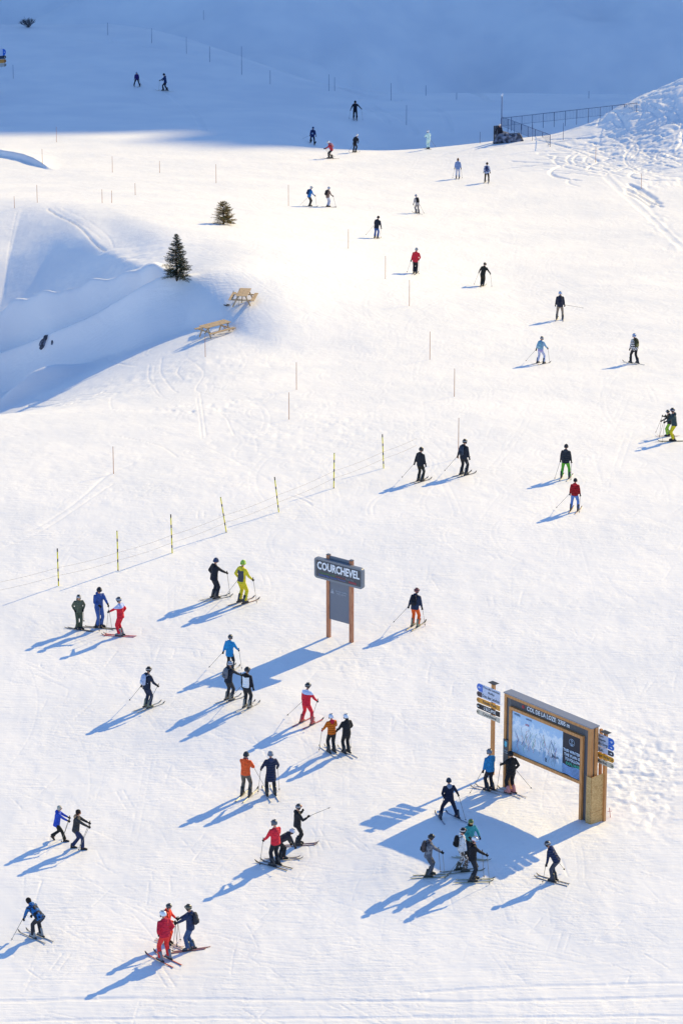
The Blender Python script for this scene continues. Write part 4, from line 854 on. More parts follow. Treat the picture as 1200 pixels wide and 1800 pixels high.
def map_board():
    r = frame(MB0, ME, 'piste_map_board')
    xL, zT = Q(885.5, 1217); xR, zT2 = Q(1039, 1283); zT = (zT + zT2) / 2
    g1 = MB1.z - MB0.z; D = .30; t = .13
    xi0, ziT = Q(896, 1239); xi1, ziT2 = Q(1025, 1296); _, ziB = Q(895, 1323); _, ziB2 = Q(1019, 1379); ziT = (ziT + ziT2) / 2; ziB = (ziB + ziB2) / 2
    gl_ = -.3; gr = g1 - .3
    B('outer_post', r, WOOD, xL, xL + t, 0, D * .45, gl_, zT, .006); B('outer_post', r, WOOD, xR - t * 1.5, xR, 0, D * .45, gr, zT, .006)
    B('top_beam', r, WOOD, xL + t + .002, xR - t * 1.5 - .002, 0, D * .45, zT - t, zT, .006)
    B('back_post', r, WOOD, xR - .06, xR + .04, D * .65, D + .05, gr, zT, .006); B('back_post', r, WOOD, xL, xL + t, D * .65, D, gl_, zT - .02, .006)
    B('grey_panel', r, GREY, xL + t + .003, xi0 - .002, .05, .10, gl_, zT - t - .003); B('grey_panel', r, GREY, xi1 + .002, xR - t * 1.5 - .003, .05, .10, gr, zT - t - .003)
    tp = B('title_panel', r, BOARD, xi0 + .001, xi1 - .001, .05, .10, ziT + .002, zT - t - .003)
    B('core_panel', r, GREY, xL + t + .01, xR - .02, D * .5, D * .62, ziB, zT - .03)
    B('roof_sheet', r, LGREY, xL - .03, xR + .03, -.02, D + .12, zT + .002, zT + .05)
    f = .13
    B('inner_frame', r, WOOD, xi0, xi0 + f, -.06, .09, gl_, ziT, .006); B('inner_frame', r, WOOD, xi1 - f, xi1, -.06, .09, gr, ziT, .006)
    B('inner_frame', r, WOOD, xi0 + f + .002, xi1 - f - .002, -.06, .09, ziT - f, ziT, .006); B('inner_frame', r, WOOD, xi0 + f + .002, xi1 - f - .002, -.06, .09, ziB, ziB + f, .006)
    xa, xb = xi0 + f + .003, xi1 - f - .003; za, zb = ziB + f + .003, ziT - f - .003; xp = Q(988, 1320)[0]
    ms = B('map_sheet', r, map_material(), xa, xp - .004, 0, .06, za, zb)
    mw = xp - xa; mh = zb - za; rr = random.Random(4)
    # pistes and lifts drawn on the sheet
    cols = [('blue_piste', '#3a6fc0'), ('red_piste', '#c0505a'), ('black_piste', '#3a3f4c'), ('green_piste', '#4f9a6a'), ('lift_line', '#5a6270')]
    for k in range(34):
        nm, hx = cols[rr.randrange(5)]; x = xa + mw * rr.uniform(.04, .92); z = za + mh * rr.uniform(.45, .72); P = [(x, z)]
        for j in range(rr.randint(4, 8)):
            x += rr.uniform(-.10, .11); z -= rr.uniform(.05, .16) if nm != 'lift_line' else .14
            if not (xa + .05 < x < xp - .08 and z > za + .06): break
            P.append((x, z))
        if len(P) < 2: continue
        bm = bmesh.new(); ww = .005
        for (x0, z0), (x1, z1) in zip(P, P[1:]):
            d = Vector((x1 - x0, z1 - z0)).normalized(); nx, nz = -d.y * ww, d.x * ww
            vs = [bm.verts.new((a, -.004 - .0002 * (k % 5), c)) for a, c in ((x0 - nx, z0 - nz), (x1 - nx, z1 - nz), (x1 + nx, z1 + nz), (x0 + nx, z0 + nz))]; bm.faces.new(vs)
        mesh_obj(nm, bm, inkm(hx), ms, False)
    text(ms, 'MERIBEL', xa + mw * .10, zb - mh * .07, .12, inkm('#5a7490'), -.006, maxw=.34, bold=False); text(ms, 'COURCHEVEL', xa + mw * .33, zb - mh * .08, .10, inkm('#7f8fb0'), -.006, maxw=.34, bold=False)
    text(ms, 'LOZE', xa + mw * .30, zb - mh * .22, .10, inkm('#c04a58'), -.006, maxw=.2)
    text(ms, '3 VALLEES', xa + mw * .86, za + mh * .30, .10, inkm('#3f4c60'), -.006, maxw=.36, bold=False); text(ms, '8', xa + mw * .68, za + mh * .14, .26, inkm('#30405a'), -.006, bold=False); text(ms, '3', xa + mw * .80, za + mh * .30, .24, inkm('#30405a'), -.006)
    # poster on the right part
    po = B('poster', r, plainmat('poster_navy', '#0f1a2c', .35), xp + .002, xb, 0, .06, za, zb)
    pw = xb - xp; pc = (xp + xb) / 2
    for i, (s, hx) in enumerate((('THIS WINTER', '#cfe0f4'), ('THE PLAN IS', '#cfe0f4'), ('TO FOLLOW', '#cfe0f4'), ('EXPLORER', '#3aa890'))):
        text(po, s, pc + .03 * i, zb - mh * (-.0 + .42 + .10 * i), .17, inkm(hx), -.006, maxw=pw * (.92 - .05 * i))
    bm = bmesh.new()
    N = 20
    for k in range(N):
        a0, a1 = 2 * math.pi * k / N, 2 * math.pi * (k + 1) / N
        for R1, R2, cz in ((.14, .155, 0),):
            vs = [bm.verts.new((pc + q * math.cos(a), -.004, zb - mh * .19 + q * math.sin(a))) for q, a in ((R1, a0), (R2, a0), (R2, a1), (R1, a1))]; bm.faces.new(vs)
    box(bm, pc - .012, pc + .012, -.005, -.003, zb - mh * .27, zb - mh * .11); box(bm, pc - .06, pc + .06, -.007, -.0055, zb - mh * .155, zb - mh * .145)
    for s in (-1, 1): box(bm, -.012, .012, -.009, -.0075, -.06, .06, 0, 0, Matrix.Translation((pc + s * .05, 0, zb - mh * .235)) @ Matrix.Rotation(s * R(50), 4, 'Y'))
    mesh_obj('anchor_emblem', bm, inkm('#9fb4cc'), po, False)
    for k in range(9):
        zz = za + .012 + k * mh * .026; bm = bmesh.new(); n = 10; lo = []; hi = []
        for j in range(n + 1):
            x = xp + .006 + (pw - .010) * j / n; w = .03 * math.sin(j * .7 + k * .25)
            cut = 1.0
            lo.append(bm.verts.new((x, -.003, max(za + .004, zz + w)))); hi.append(bm.verts.new((x, -.003, max(za + .004, zz + w) + mh * .017)))
        for j in range(n): bm.faces.new((lo[j], lo[j + 1], hi[j + 1], hi[j]))
        mesh_obj('wave_stripe', bm, inkm('#7fa6dc'), po, False)
    tz = (ziT + zT - t) / 2; x0t = Q(925, 1247)[0]; x1t = Q(998, 1277)[0]
    text(tp, 'COL DE LA LOZE  2305 m', (x0t + x1t) / 2, tz, .26, WHITE, .042, maxw=(x1t - x0t) * 1.02, depth=.006)
    bm = bmesh.new(); tube(bm, [(0, .038, 0), (0, .046, 0)], .075, 10); o = mesh_obj('red_emblem', bm, inkm('#a8323c'), tp, False); o.location = (x0t - .24, 0, tz)
    # small notice on the left post
    xn, zn = Q(885, 1298); np_ = B('notice_panel', r, BOARD, xn - .02, xn + .27, -.02, -.002, zn - 1.02, zn)
    bm = bmesh.new(); v = [bm.verts.new(p) for p in ((xn + .06, -.024, zn - .08), (xn + .20, -.024, zn - .08), (xn + .20, -.024, zn - .26), (xn + .13, -.024, zn - .34), (xn + .06, -.024, zn - .26))]; bm.faces.new(v)
    mesh_obj('shield_badge', bm, inkm('#5fb4c8'), np_, False); text(np_, 'Col de\nla Loze', xn + .125, zn - .52, .09, inkm('#c9ccd2'), -.026, maxw=.22, bold=False)
    # chipboard casing round the right foot
    dz = .72; zc = Q(1030.5, 1362)[1]
    for k, (a, b_) in enumerate(((gr + .28, gr + .28 + (zc - gr - .28) * .24), (gr + .28 + (zc - gr - .28) * .245, gr + .28 + (zc - gr - .28) * .76), (gr + .28 + (zc - gr - .28) * .765, zc))):
        B('chipboard_panel', r, OSB, xR + .105, xR + .125, -.04, dz, a, b_, .002)
    B('chipboard_panel', r, OSB, xR - .16, xR + .103, -.06, -.04, gr, zc - .02, .002)
    tag(r, 'big timber framed piste map board titled COL DE LA LOZE 2305 m', 'map board')
    return xR
map_board()

# ------------------------------------------------------------------ finger posts with stacked arrow boards
def arrow_board(r, name, x0, x1, z0, z1, base, tip, tipw, tipleft, s, ink, y=-.10):
    bm = bmesh.new(); h = z1 - z0; rounded_plate(bm, x0, x1, z0, z1, y - .02, y, h * .48, rl=tipleft, rr=not tipleft); o = mesh_obj('arrow_board', bm, plainmat('board_paint', base, .5), r, False)
    bm = bmesh.new()
    if tipleft: rounded_plate(bm, x0 + .012, x0 + tipw, z0 + .012, z1 - .012, y - .026, y - .0205, h * .44, True, False)
    else: rounded_plate(bm, x1 - tipw, x1 - .012, z0 + .012, z1 - .012, y - .026, y - .0205, h * .44, False, True)
    ab = o; mesh_obj('tip_colour', bm, plainmat('board_paint', tip, .5), ab, False)
    ax = x0 + tipw * .5 if tipleft else x1 - tipw * .5; d = -1 if tipleft else 1; zc = (z0 + z1) / 2; q = min(h * .26, .07)
    bm = bmesh.new(); box(bm, ax - q, ax + q, y - .031, y - .027, zc - .011, zc + .011)
    for sg in (-1, 1): box(bm, -q * .42, q * .42, y - .034, y - .0315, -.011, .011, 0, 0, Matrix.Translation((ax + d * q * .55, 0, zc + sg * q * .32)) @ Matrix.Rotation(sg * d * R(45), 4, 'Y'))
    mesh_obj('arrow', bm, inkm('#f0f0f0' if ink != 'dark' or tip in ('#4a70c8', '#3c3a40', '#2c66c4', '#15171e') else '#3a3426'), ab, False)
    lines = s.split('|'); tw = (x1 - x0) - tipw - .06; xc = (x0 + tipw + x1) / 2 if tipleft else (x0 + x1 - tipw) / 2
    for i, L in enumerate(lines):
        zz = z1 - h * (i + .5) / len(lines)
        text(ab, L, xc, zz, h / len(lines) * .80, inkm('#e8e8e8' if ink == 'light' else '#3b3f4a'), y - .024, maxw=tw, bold=True, depth=.002)
def finger_post(px, base_y, top_y, boards, xspan, second, label, e=ME):
    O = hit(px, base_y); r = frame(O, e, 'finger_post'); H = plane_uv(O, e, px, top_y)[1]
    B('post', r, WOOD, -.075, .075, -.06, .06, -.3, H, .01)
    bm = bmesh.new(); v = []
    for s, z in ((.20, H + .06), (.08, H + .004)): v.append([bm.verts.new(p) for p in ((-s, -s * .7, z), (s, -s * .7, z), (s, s * .7, z), (-s, s * .7, z))])
    bm.faces.new(v[0]); bm.faces.new(v[1][::-1]); [bm.faces.new((v[0][i], v[1][i], v[1][(i + 1) % 4], v[0][(i + 1) % 4])) for i in range(4)]
    bmesh.ops.recalc_face_normals(bm, faces=bm.faces); mesh_obj('cap', bm, BLACKM, r, False)
    if second is not None: B('post', r, WOOD, second - .06, second + .06, .06, .16, -.3, H + .05, .01)
    x0 = plane_uv(O, e, xspan[0], top_y + 20)[0]; x1 = plane_uv(O, e, xspan[1], top_y + 20)[0]
    for (yl, h, base, tip, tw, left, s, ink) in boards:
        zt = plane_uv(O, e, xspan[0], yl)[1]
        arrow_board(r, 'b', x0, x1, zt - h, zt, base, tip, tw, left, s, ink)
        bm = bmesh.new(); box(bm, -.05, .05, -.098, -.062, zt - h * .6, zt - h * .4); mesh_obj('bracket', bm, GREY, r, False)
    tag(r, label, 'signpost'); return r
finger_post(864.5, 1361, 1202, [
    (1198, .34, '#c3cbe0', '#4a70c8', .34, True, 'Dou des Lanches|Biollay', 'dark'), (1212, .235, '#c3c9dc', '#4a3a42', .30, True, 'Dou des Lanches', 'dark'),
    (1223.3, .215, '#d9962f', '#c88a3c', .16, True, 'Family Park', 'dark'), (1234, .215, '#1b1e26', '#15171e', .20, True, "L'ECLIPSE", 'light'), (1244.5, .21, '#c9bfae', '#b8ad98', .16, True, 'Courchevel', 'dark')],
    (841, 882), None, 'timber signpost with arrow boards pointing left reading L\'ECLIPSE and Courchevel')
finger_post(1060, 1442, 1288, [
    (1284.5, .29, '#b9c5de', '#2c66c4', .32, False, 'Loze|Bouquetin', 'dark'), (1296.0, .225, '#b9c5de', '#2c66c4', .32, False, 'Rhodos Gorge', 'dark'),
    (1306.5, .225, '#c0c8dc', '#3c3a40', .32, False, 'Lac', 'dark'), (1317.5, .215, '#dfa02c', '#d08f22', .20, False, 'Moon Wild', 'dark'), (1328, .21, '#c4beac', '#b5ae9a', .18, False, 'Meribel', 'dark')],
    (1047.5, 1082.5), -.36, 'timber signpost with two blue tipped arrow boards pointing right')
# finger post cut by the left edge of the picture
e3 = Vector((.97, -.25, 0)).normalized(); e3 = Vector((.95, .32, 0)).normalized()
finger_post(-2, 160, 82, [
    (88, .75, '#b9c5de', '#2c66c4', .35, False, 'Loze|Lac', 'dark'), (100, .36, '#20304e', '#15171e', .35, False, 'Biollay', 'light'), (106.5, .40, '#d08a38', '#a86a30', .25, False, 'Family', 'dark'), (113.5, .38, '#b8b4ae', '#8f8c86', .25, False, 'Courchevel', 'dark')],
    (-32, 11), None, 'signpost cut off by the left edge in the upper shade', e3)
bake_text()

# ------------------------------------------------------------------ picnic tables
def picnic_table(px, py, yaw, label, L=1.75):
    F = hit(px, py); r = empty('picnic_table', F, -R(yaw))       # long axis along local y
    for k in range(6):
        x = -.36 + k * .125; B('plank', r, TABLE_WOOD, x, x + .117, -L / 2, L / 2, .72, .755)
    for s in (-1, 1):
        for k in range(2):
            x = s * .72 + (k - 1) * .125; B('seat_plank', r, TABLE_WOOD, x + .004, x + .12, -L / 2, L / 2, .43, .465)
    for y in (-L / 2 + .25, L / 2 - .25):
        B('beam', r, TABLE_WOOD, -.80, .80, y + .05, y + .09, .34, .428); B('beam', r, TABLE_WOOD, -.36, .36, y + .05, y + .09, .63, .718)
        for s in (-1, 1):
            bm = bmesh.new(); box(bm, -.045, .045, y - .002, y + .045, -.05, .88, 0, .004, Matrix.Translation((s * .58, 0, -.05)) @ Matrix.Rotation(-s * R(25), 4, 'Y')); mesh_obj('leg', bm, TABLE_WOOD, r, False)
    for s in (-1, 1):
        bm = bmesh.new(); box(bm, -.03, .03, -.025, .025, -.35, .35, 0, .004, Matrix.Translation((0, s * (L / 2 - .42), .50)) @ Matrix.Rotation(s * R(42), 4, 'X')); mesh_obj('brace', bm, TABLE_WOOD, r, False)
    tag(r, label, 'picnic table', 'picnic tables on the snow'); return F
T1 = picnic_table(428, 533, 8, 'upper picnic table with two ski poles stuck beside it', 1.8)
T2 = picnic_table(378, 589, 48, 'lower picnic table turned at an angle', 2.1)
def parked_pole(px, py, label, tilt=4):
    F = hit(px, py); rp = empty('ski_pole', F + Vector((0, 0, 1.12))); rp.rotation_euler = (R(tilt), R(2), 0)
    o = link('shaft', shared(f_shaft, 'shaft', plainmat('pole_metal', '#8a8478', .4, .3)), rp); o.scale = (.0105, .0105, 1.12)
    link('grip', shared(f_grip, 'grip', DARK), rp); o = link('basket', shared(f_basket, 'basket', DARK), rp); o.location = (0, 0, -1.05); tag(rp, label, 'ski pole')
parked_pole(410.5, 540, 'left of two ski poles standing by the upper picnic table', 5); parked_pole(421, 537, 'right of two ski poles standing by the upper picnic table', -3)
def snowshoe(px, py, yaw, label):
    F = hit(px, py); bm = bmesh.new()
    P = [(.11 * math.sin(a) * (1 if math.cos(a) > -.3 else .75), .30 * math.cos(a), 0) for a in [2 * math.pi * k / 16 for k in range(17)]]
    tube(bm, P, .014, 5); 
    for y in (-.14, -.04, .06, .16): box(bm, -.10, .10, y - .022, y + .022, -.006, .006)
    o = mesh_obj('snowshoe', bm, DARK); o.location = F + Vector((0, 0, .03)); o.rotation_euler = (R(-6), 0, yaw); tag(o, label, 'snowshoe', 'snowshoes left by the upper table')
snowshoe(397, 537, .3, 'left dark snowshoe lying in the table shadow'); snowshoe(401.5, 536, .1, 'right dark snowshoe lying in the table shadow')

# ------------------------------------------------------------------ marker poles with yellow and black bands, and thin piste poles
YEL = plainmat('yellow_band', '#ecd818', .5); BLK = plainmat('black_band', '#1c1c1c', .5)
def marker(x0, y0, y1, k, xt):
    F = hit(x0, y1); m = mpx(F); H = (y1 - y0) * m / math.cos(math.atan2(CZ - F[2], F[1])); r = empty('marker_pole', F); dx = (xt - x0) * m
    r.rotation_euler = (0, math.atan2(dx, H), 0); n = 8; z = -.1
    for i in range(n):
        h = (H + .1) / n * (1.4 if i % 2 == k % 2 else .6); bm = bmesh.new(); tube(bm, [(0, 0, z + .001), (0, 0, z + h - .001)], .028, 8); mesh_obj('yellow_band' if i % 2 == k % 2 else 'black_band', bm, YEL if i % 2 == k % 2 else BLK, r); z += h
    bm = bmesh.new(); tube(bm, [(0, 0, H), (0, 0, H + .02)], [.034, .02], 8); mesh_obj('cap', bm, BLK, r)
    return F, H
ordn = ['leftmost', 'second from the left', 'third from the left', 'middle', 'third from the right', 'second from the right', 'rightmost']
MK = []
for k, (x, yt, yb, xt) in enumerate([(103.5, 965, 1030, 103), (208, 934, 1003, 207.5), (303, 905, 972, 301.5), (398, 874, 936, 388.5), (490, 839, 900, 483), (586.5, 797, 858, 587.5), (674, 764, 823, 671.5)]):
    F, H = marker(x, yt, yb, k, xt); o = [q for q in COL.objects if q.type == 'EMPTY' and q.name.startswith('marker_pole')][-1]
    MK.append((F, H)); MKO = o
mk = sorted([q for q in COL.objects if q.type == 'EMPTY' and q.name.startswith('marker_pole')], key=lambda q: project(q.location)[0])
for q, w in zip(mk, ordn): tag(q, w + ' of seven yellow and black marker poles', 'marker pole', 'yellow and black marker poles in a row')
ROPE = plainmat('thin_cord', '#8a7a5c', .7)
for nm, fr, lab in (('rope', .30, 'lower thin cord strung between the yellow and black poles'), ('rope', .52, 'upper thin cord strung between the yellow and black poles')):
    pts = []
    A = [hit(-30, 1062)] + [f for f, h in MK] + [hit(740, 795)]
    for a, b in zip(A, A[1:]):
        for j in range(8):
            t = j / 8; p = a.lerp(b, t); zz = max(gz(p.x, p.y), 0) if False else p.z; pts.append(Vector((p.x, p.y, p.z + 1.75 * fr - .06 * 4 * t * (1 - t))))
    bm = bmesh.new(); tube(bm, pts, .0045, 4); o = mesh_obj('rope', bm, ROPE); tag(o, lab, 'rope', 'cords between the marker poles')
THIN = plainmat('orange_cane', '#b5764c', .6); THIN_SHADE = plainmat('shade_toned_cane', '#43527a', .6)  # second copy is the cane colour with the upper slope's shade put in
def cane(x, y0, y1, label, m=THIN, grp='thin piste poles', r_=.018, xt=None):
    F = hit(x, y1); k = mpx(F); H = (y1 - y0) * k / math.cos(math.atan2(CZ - F[2], F[1]))
    bm = bmesh.new(); dx = ((xt if xt is not None else x) - x) * k; r_ = max(r_, k * .30)
    tube(bm, [(0, 0, -.1), (dx * .5, 0, H * .5), (dx, 0, H)], [r_, r_, r_ * .8], 6); o = mesh_obj('piste_pole', bm, m); o.location = F; tag(o, label, 'pole', grp)
for x, y0, y1, lab in [
    (361, 590, 628, 'thin pole just below the lower picnic table'), (521, 637, 685, 'taller of two thin poles below the tables'), (508, 690, 737, 'lower of two thin poles below the tables'),
    (200, 785, 833, 'thin orange pole alone on the lower left snowfield'), (798, 648, 697, 'thin pole left of the lilac trousered skier, lower one'), (755, 583, 632, 'thin pole in mid piste above the lowest pair'),
    (719, 492, 538, 'thin pole just below the red jacket skier'), (677, 450, 490, 'thin pole left of the red jacket skier'), (805, 735, 806, 'tall thin pole behind the skier with speckled rucksack'),
    (612, 403, 437, 'thin pole left of the navy and blue skier'), (507, 325, 362, 'thin pole left of the bright blue jacket'), (380, 289, 322, 'thin pole above the small fir'), (281, 283, 304, 'short pole in the sun left of the small fir'),
    (198, 275, 303, 'thin pole below the shadow wedge'), (100, 223, 250, 'thin pole on the left shadow edge'), (26, 345, 366, 'dark short pole by the trench at far left'), (66, 325, 356, 'orange pole by the trench'), (75, 262, 288, 'pale pole above the trench'),
    (180, 333, 357, 'left of two close poles right of the trench'), (197, 335, 357, 'right of two close poles right of the trench'), (238, 322, 343, 'short pole at the end of the trench'), (1126, 305, 331, 'thin pole below the rough mound'), (1046, 258, 284, 'thin pole on the flank of the rough mound')]:
    cane(x, y0, y1, lab)
for x, y0, y1, lab in [
    (190, 40, 62, 'leftmost thin pole along the upper ridge line'), (267, 50, 76, 'second thin pole along the upper ridge line'), (328, 65, 93, 'third thin pole along the upper ridge line'), (369, 82, 109, 'fourth thin pole along the upper ridge line'),
    (425, 82, 131, 'tallest thin pole along the upper ridge line'), (475, 124, 148, 'short pole right of the tallest ridge pole'), (578, 131, 160, 'pole in the shade above the spread armed skier'), (588, 136, 160, 'fainter pole beside another in the upper shade'),
    (687, 146, 175, 'pole right of the spread armed skier'), (748, 150, 168, 'small far pole in the upper shade, centre right'), (714, 185, 218, 'pole in the shade left of the mint suit'), (802, 163, 175, 'tiny far pole right of centre'),
    (1034, 160, 173, 'tiny far pole above the long railing'), (24, 114, 138, 'thin pole right of the cut off signpost'), (843, 232, 252, 'short pole left of the dark rock'), (935, 219, 247, 'pole behind the short railing'), (989, 216, 246, 'pole at the end of the lit crest'), (358, 18, 35, 'faint pole on the far slope')]:
    cane(x, y0, y1, lab, THIN_SHADE, 'thin piste poles in the upper shade', .022)
F = hit(880, 250); 
def lamp_mast():
    F = hit(880.5, 247); k = mpx(F); H = 80 * k; r = empty('mast', F); bm = bmesh.new(); tube(bm, [(0, 0, -.2), (0, 0, H)], [.05, .035], 8); mesh_obj('pole', bm, THIN_SHADE, r)
    bm = bmesh.new(); ball(bm, (0, 0, H + .10), (.10, .10, .14), 8, 6); mesh_obj('lamp_head', bm, plainmat('frosted_glass', '#c9d4e4', .3), r); tag(r, 'tall dark mast with pale head behind the dark rock', 'mast')
lamp_mast()
# small red cane behind the map
def red_stick():
    F = hit(1071, 1437); r = empty('marker_stick', F); bm = bmesh.new(); tube(bm, [(.03, 0, -.05), (-.03, 0, .42)], .012, 6); mesh_obj('stick', bm, plainmat('red_paint', '#b8485c', .5), r)
    bm = bmesh.new(); tube(bm, [(-.10, 0, .26), (.08, 0, .28)], .010, 6); mesh_obj('cross_stick', bm, plainmat('red_paint', '#b8485c', .5), r); tag(r, 'small red crossed stick in the trampled snow', 'stick')
red_stick()

# ------------------------------------------------------------------ railings and rocks by the crest
IRON = plainmat('dark_iron', '#4a5878', .5, .3)
def railing(pa, pb, n, label, h):
    A = hit(*pa); Bp = hit(*pb); r = empty('railing', A); D = Bp - A
    def at(t):
        p = A.lerp(Bp, t); return Vector((p.x - A.x, p.y - A.y, p.z - A.z))
    for k in range(n + 1):
        p = at(k / n); bm = bmesh.new(); tube(bm, [p - Vector((0, 0, .5)), p + Vector((0, 0, h))], .026, 6); mesh_obj('post', bm, IRON, r)
    for nm, z, q in (('top_rail', h, .028), ('bottom_rail', h * .15, .014)):
        bm = bmesh.new(); tube(bm, [at(t) + Vector((0, 0, z)) for t in (0, .25, .5, .75, 1)], q, 6); mesh_obj(nm, bm, IRON, r)
    bm = bmesh.new(); L = D.length; m = int(L / .42)
    for k in range(m):
        p = at((k + .5) / m); box(bm, p.x - .006, p.x + .006, p.y - .006, p.y + .006, p.z + h * .15, p.z + h * .97)
    o = mesh_obj('baluster', bm, IRON, r, False); o['kind'] = 'stuff'
    tag(r, label, 'railing')
railing((880, 224), (1118, 199), 12, 'long dark railing running right behind the crest to the mound', .95)
railing((881, 224), (966, 258), 7, 'short dark railing slanting down behind the crest', 1.1)
ROCK = mat('dark_rock', srgb('#4a4f5c'), .9)
def _rock():
    m = ROCK; b = m.node_tree.nodes['Principled BSDF']; tc = nd(m, 'ShaderNodeTexCoord'); n = nd(m, 'ShaderNodeTexNoise'); n.inputs['Scale'].default_value = 3; n.inputs['Detail'].default_value = 6
    rp = nd(m, 'ShaderNodeValToRGB'); rp.color_ramp.elements[0].color = (*srgb('#363b47'), 1); rp.color_ramp.elements[1].color = (*srgb('#8a92a6'), 1); rp.color_ramp.elements[0].position = .4; rp.color_ramp.elements[1].position = .65
    lk(m, tc.outputs['Object'], n.inputs['Vector']); lk(m, n.outputs['Fac'], rp.inputs['Fac']); lk(m, rp.outputs['Color'], b.inputs['Base Color'])
    bp = nd(m, 'ShaderNodeBump'); bp.inputs['Distance'].default_value = .15; lk(m, n.outputs['Fac'], bp.inputs['Height']); lk(m, bp.outputs['Normal'], b.inputs['Normal'])
_rock()
def rock(px, py, size, label, seed, rot=(0, 0, 0)):
    F = hit(px, py); bm = bmesh.new(); bmesh.ops.create_icosphere(bm, subdivisions=3, radius=1)
    for v in bm.verts:
        c = v.co; k = 1 + .55 * float(fbm(c.x * 1.7 + seed, c.y * 1.7 + c.z * 2.3, seed, 3)); v.co = Vector((c.x * size[0], c.y * size[1], c.z * size[2])) * k
    o = mesh_obj('rock', bm, ROCK, None, False); o.location = F + Vector((0, .2, size[2] * .25)); o.rotation_euler = rot; tag(o, label, 'rock')
rock(893, 250, (1.35, .6, .72), 'dark rock face under the railing behind the white helmeted skier', 3, (0, R(8), 0))
rock(77, 608, (.22, .3, .62), 'taller dark rock poking from the shaded left slope', 5, (0, R(22), 0)); rock(93, 609, (.12, .15, .32), 'small dark rock right of the taller one', 6)
bm = bmesh.new()
for k in range(3): box(bm, -.20 + k * .16, -.20 + k * .16 + .15, 0, .08, -1.0, 1.15 + .02 * k, 0, .01)
o = mesh_obj('plank_wall', bm, plainmat('weathered_boards', '#3a3f4a', .8), None, False); o.location = hit(871, 251) + Vector((0, .5, .3)); tag(o, 'short upright board wall at the left of the dark rock', 'wall')

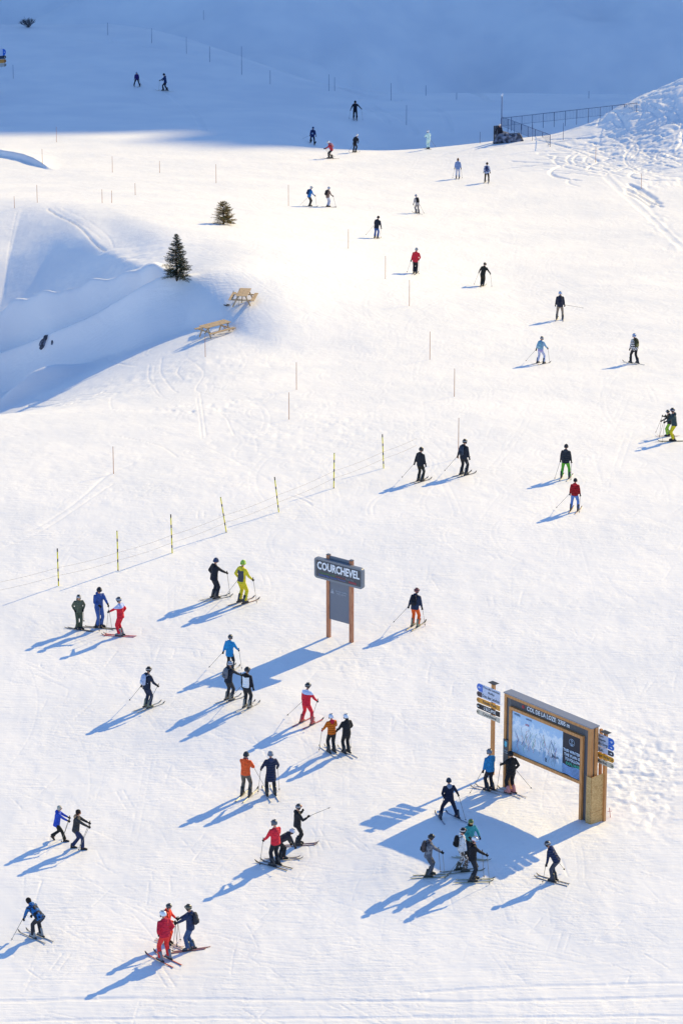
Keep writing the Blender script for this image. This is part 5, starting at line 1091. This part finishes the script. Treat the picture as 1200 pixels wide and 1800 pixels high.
# ------------------------------------------------------------------ trees
def leafmat(name, a, b_):
    m = mat(name, srgb(a), .7); b = m.node_tree.nodes['Principled BSDF']; tc = nd(m, 'ShaderNodeTexCoord'); n = nd(m, 'ShaderNodeTexNoise'); n.inputs['Scale'].default_value = 5
    rp = nd(m, 'ShaderNodeValToRGB'); rp.color_ramp.elements[0].color = (*srgb(a), 1); rp.color_ramp.elements[1].color = (*srgb(b_), 1); rp.color_ramp.elements[0].position = .4; rp.color_ramp.elements[1].position = .6
    lk(m, tc.outputs['Object'], n.inputs['Vector']); lk(m, n.outputs['Fac'], rp.inputs['Fac']); lk(m, rp.outputs['Color'], b.inputs['Base Color']); return m
def fir(px, py, H, Rb, label, seed, cols, snowy, squat=False):
    F = hit(px, py); r = empty('fir_tree', F); rr = random.Random(seed)
    bm = bmesh.new(); tube(bm, [(0, 0, -.3), (0, 0, H * .5), (0, 0, H * .96)], [.09, .05, .012], 7); mesh_obj('trunk', bm, plainmat('bark', '#4a3a30', .9), r)
    bm = bmesh.new(); bs = bmesh.new(); bb = bmesh.new(); n = 240 if not squat else 120
    for i in range(n):
        t = (i + rr.random()) / n; z = H * (.03 + .93 * t); L = Rb * (1 - t) ** (.7 if not squat else .5) * rr.uniform(.75, 1.12) + .05; a = rr.random() * 2 * math.pi
        up = rr.uniform(-.05, .28) + .5 * t; d = Vector((math.cos(a), math.sin(a), up)).normalized(); s = Vector((-math.sin(a), math.cos(a), 0))
        root = Vector((0, 0, z)); tip = root + d * L + Vector((0, 0, -.12 * L))
        tube(bb, [root, tip], [.014, .004], 4, cap=False)
        m = max(5, int(L / .045))
        for j in range(m):
            f = .18 + .82 * (j + rr.random()) / m; p = root.lerp(tip, f)
            for sg in (-1, 1):
                w = (1.05 - f) * L * .34 + .055; q = (d * .65 + s * sg + Vector((0, 0, rr.uniform(-.25, .35)))).normalized() * w * rr.uniform(.7, 1.2)
                o_ = Vector((rr.uniform(-1, 1), rr.uniform(-1, 1), rr.uniform(-1, 1))) * .02; nn = q.cross(Vector((0, 0, 1))); nn = nn.normalized() * .020 if nn.length > 1e-6 else s * .02
                vs = [bm.verts.new(p + o_ - nn), bm.verts.new(p + o_ + q * .55 - nn * .9 + Vector((0, 0, .012))), bm.verts.new(p + o_ + q), bm.verts.new(p + o_ + q * .5 + nn * .9)]; bm.faces.new(vs)
            if snowy and rr.random() < .16:
                c = p + Vector((0, 0, .025)); v = [bs.verts.new(c + Vector((rr.uniform(-.05, .05), rr.uniform(-.05, .05), rr.uniform(0, .03)))) for _ in range(4)]
                bs.faces.new((v[0], v[1], v[2])); bs.faces.new((v[0], v[2], v[3])); bs.faces.new((v[0], v[3], v[1])); bs.faces.new((v[1], v[3], v[2]))
    mesh_obj('branches', bb, plainmat('bark', '#4a3a30', .9), r); mesh_obj('crown', bm, leafmat('needles', *cols), r, False)
    if snowy: mesh_obj('snow_on_branches', bs, SNOW, r, False)
    else: bs.free()
    tag(r, label, 'tree')
fir(311, 491, 3.15, 1.12, 'tall dark green fir at the top of the shaded bank', 3, ('#23301f', '#43503a'), True)
fir(393, 394, 1.7, 1.0, 'small squat fir alone in the sunny snow', 8, ('#7a6530', '#a8945a'), False, True)
def shrub(px, py, H, label):
    F = hit(px, py); r = random.Random(5); bm = bmesh.new()
    def grow(p, d, L, rad, dep):
        q = p + d * L; tube(bm, [p, p.lerp(q, .5) + Vector((r.uniform(-.03, .03), 0, 0)), q], [rad, rad * .8, rad * .55], 4, cap=False)
        if dep:
            for _ in range(3): grow(p.lerp(q, r.uniform(.5, 1)), (d + Vector((r.uniform(-.6, .6), r.uniform(-.6, .6), r.uniform(-.1, .4)))).normalized(), L * r.uniform(.5, .75), rad * .6, dep - 1)
    for k in range(30):
        a = r.random() * 6.28; grow(Vector((0, 0, -.1)), Vector((math.cos(a) * r.uniform(.3, 1.6), math.sin(a) * .6, 1)).normalized(), H * .5, .022, 3)
    o = mesh_obj('bare_shrub', bm, plainmat('dark_twigs', '#2a2c38', .9)); o.location = F; tag(o, label, 'shrub')
shrub(50, 48, 1.3, 'leafless shrub on the ridge at the top left')

# ================================================================== bake the grown meshes
dg = bpy.context.evaluated_depsgraph_get()
new = [(o, bpy.data.meshes.new_from_object(o.evaluated_get(dg))) for o in BAKE]
for o, me in new:
    old = o.data; o.modifiers.clear(); me.name = o.name; o.data = me
    if old.users == 0: bpy.data.meshes.remove(old)
print('tris', sum(len(me.loops) - 2 * len(me.polygons) for me in {o.data for o in COL.objects if o.type == 'MESH'}))
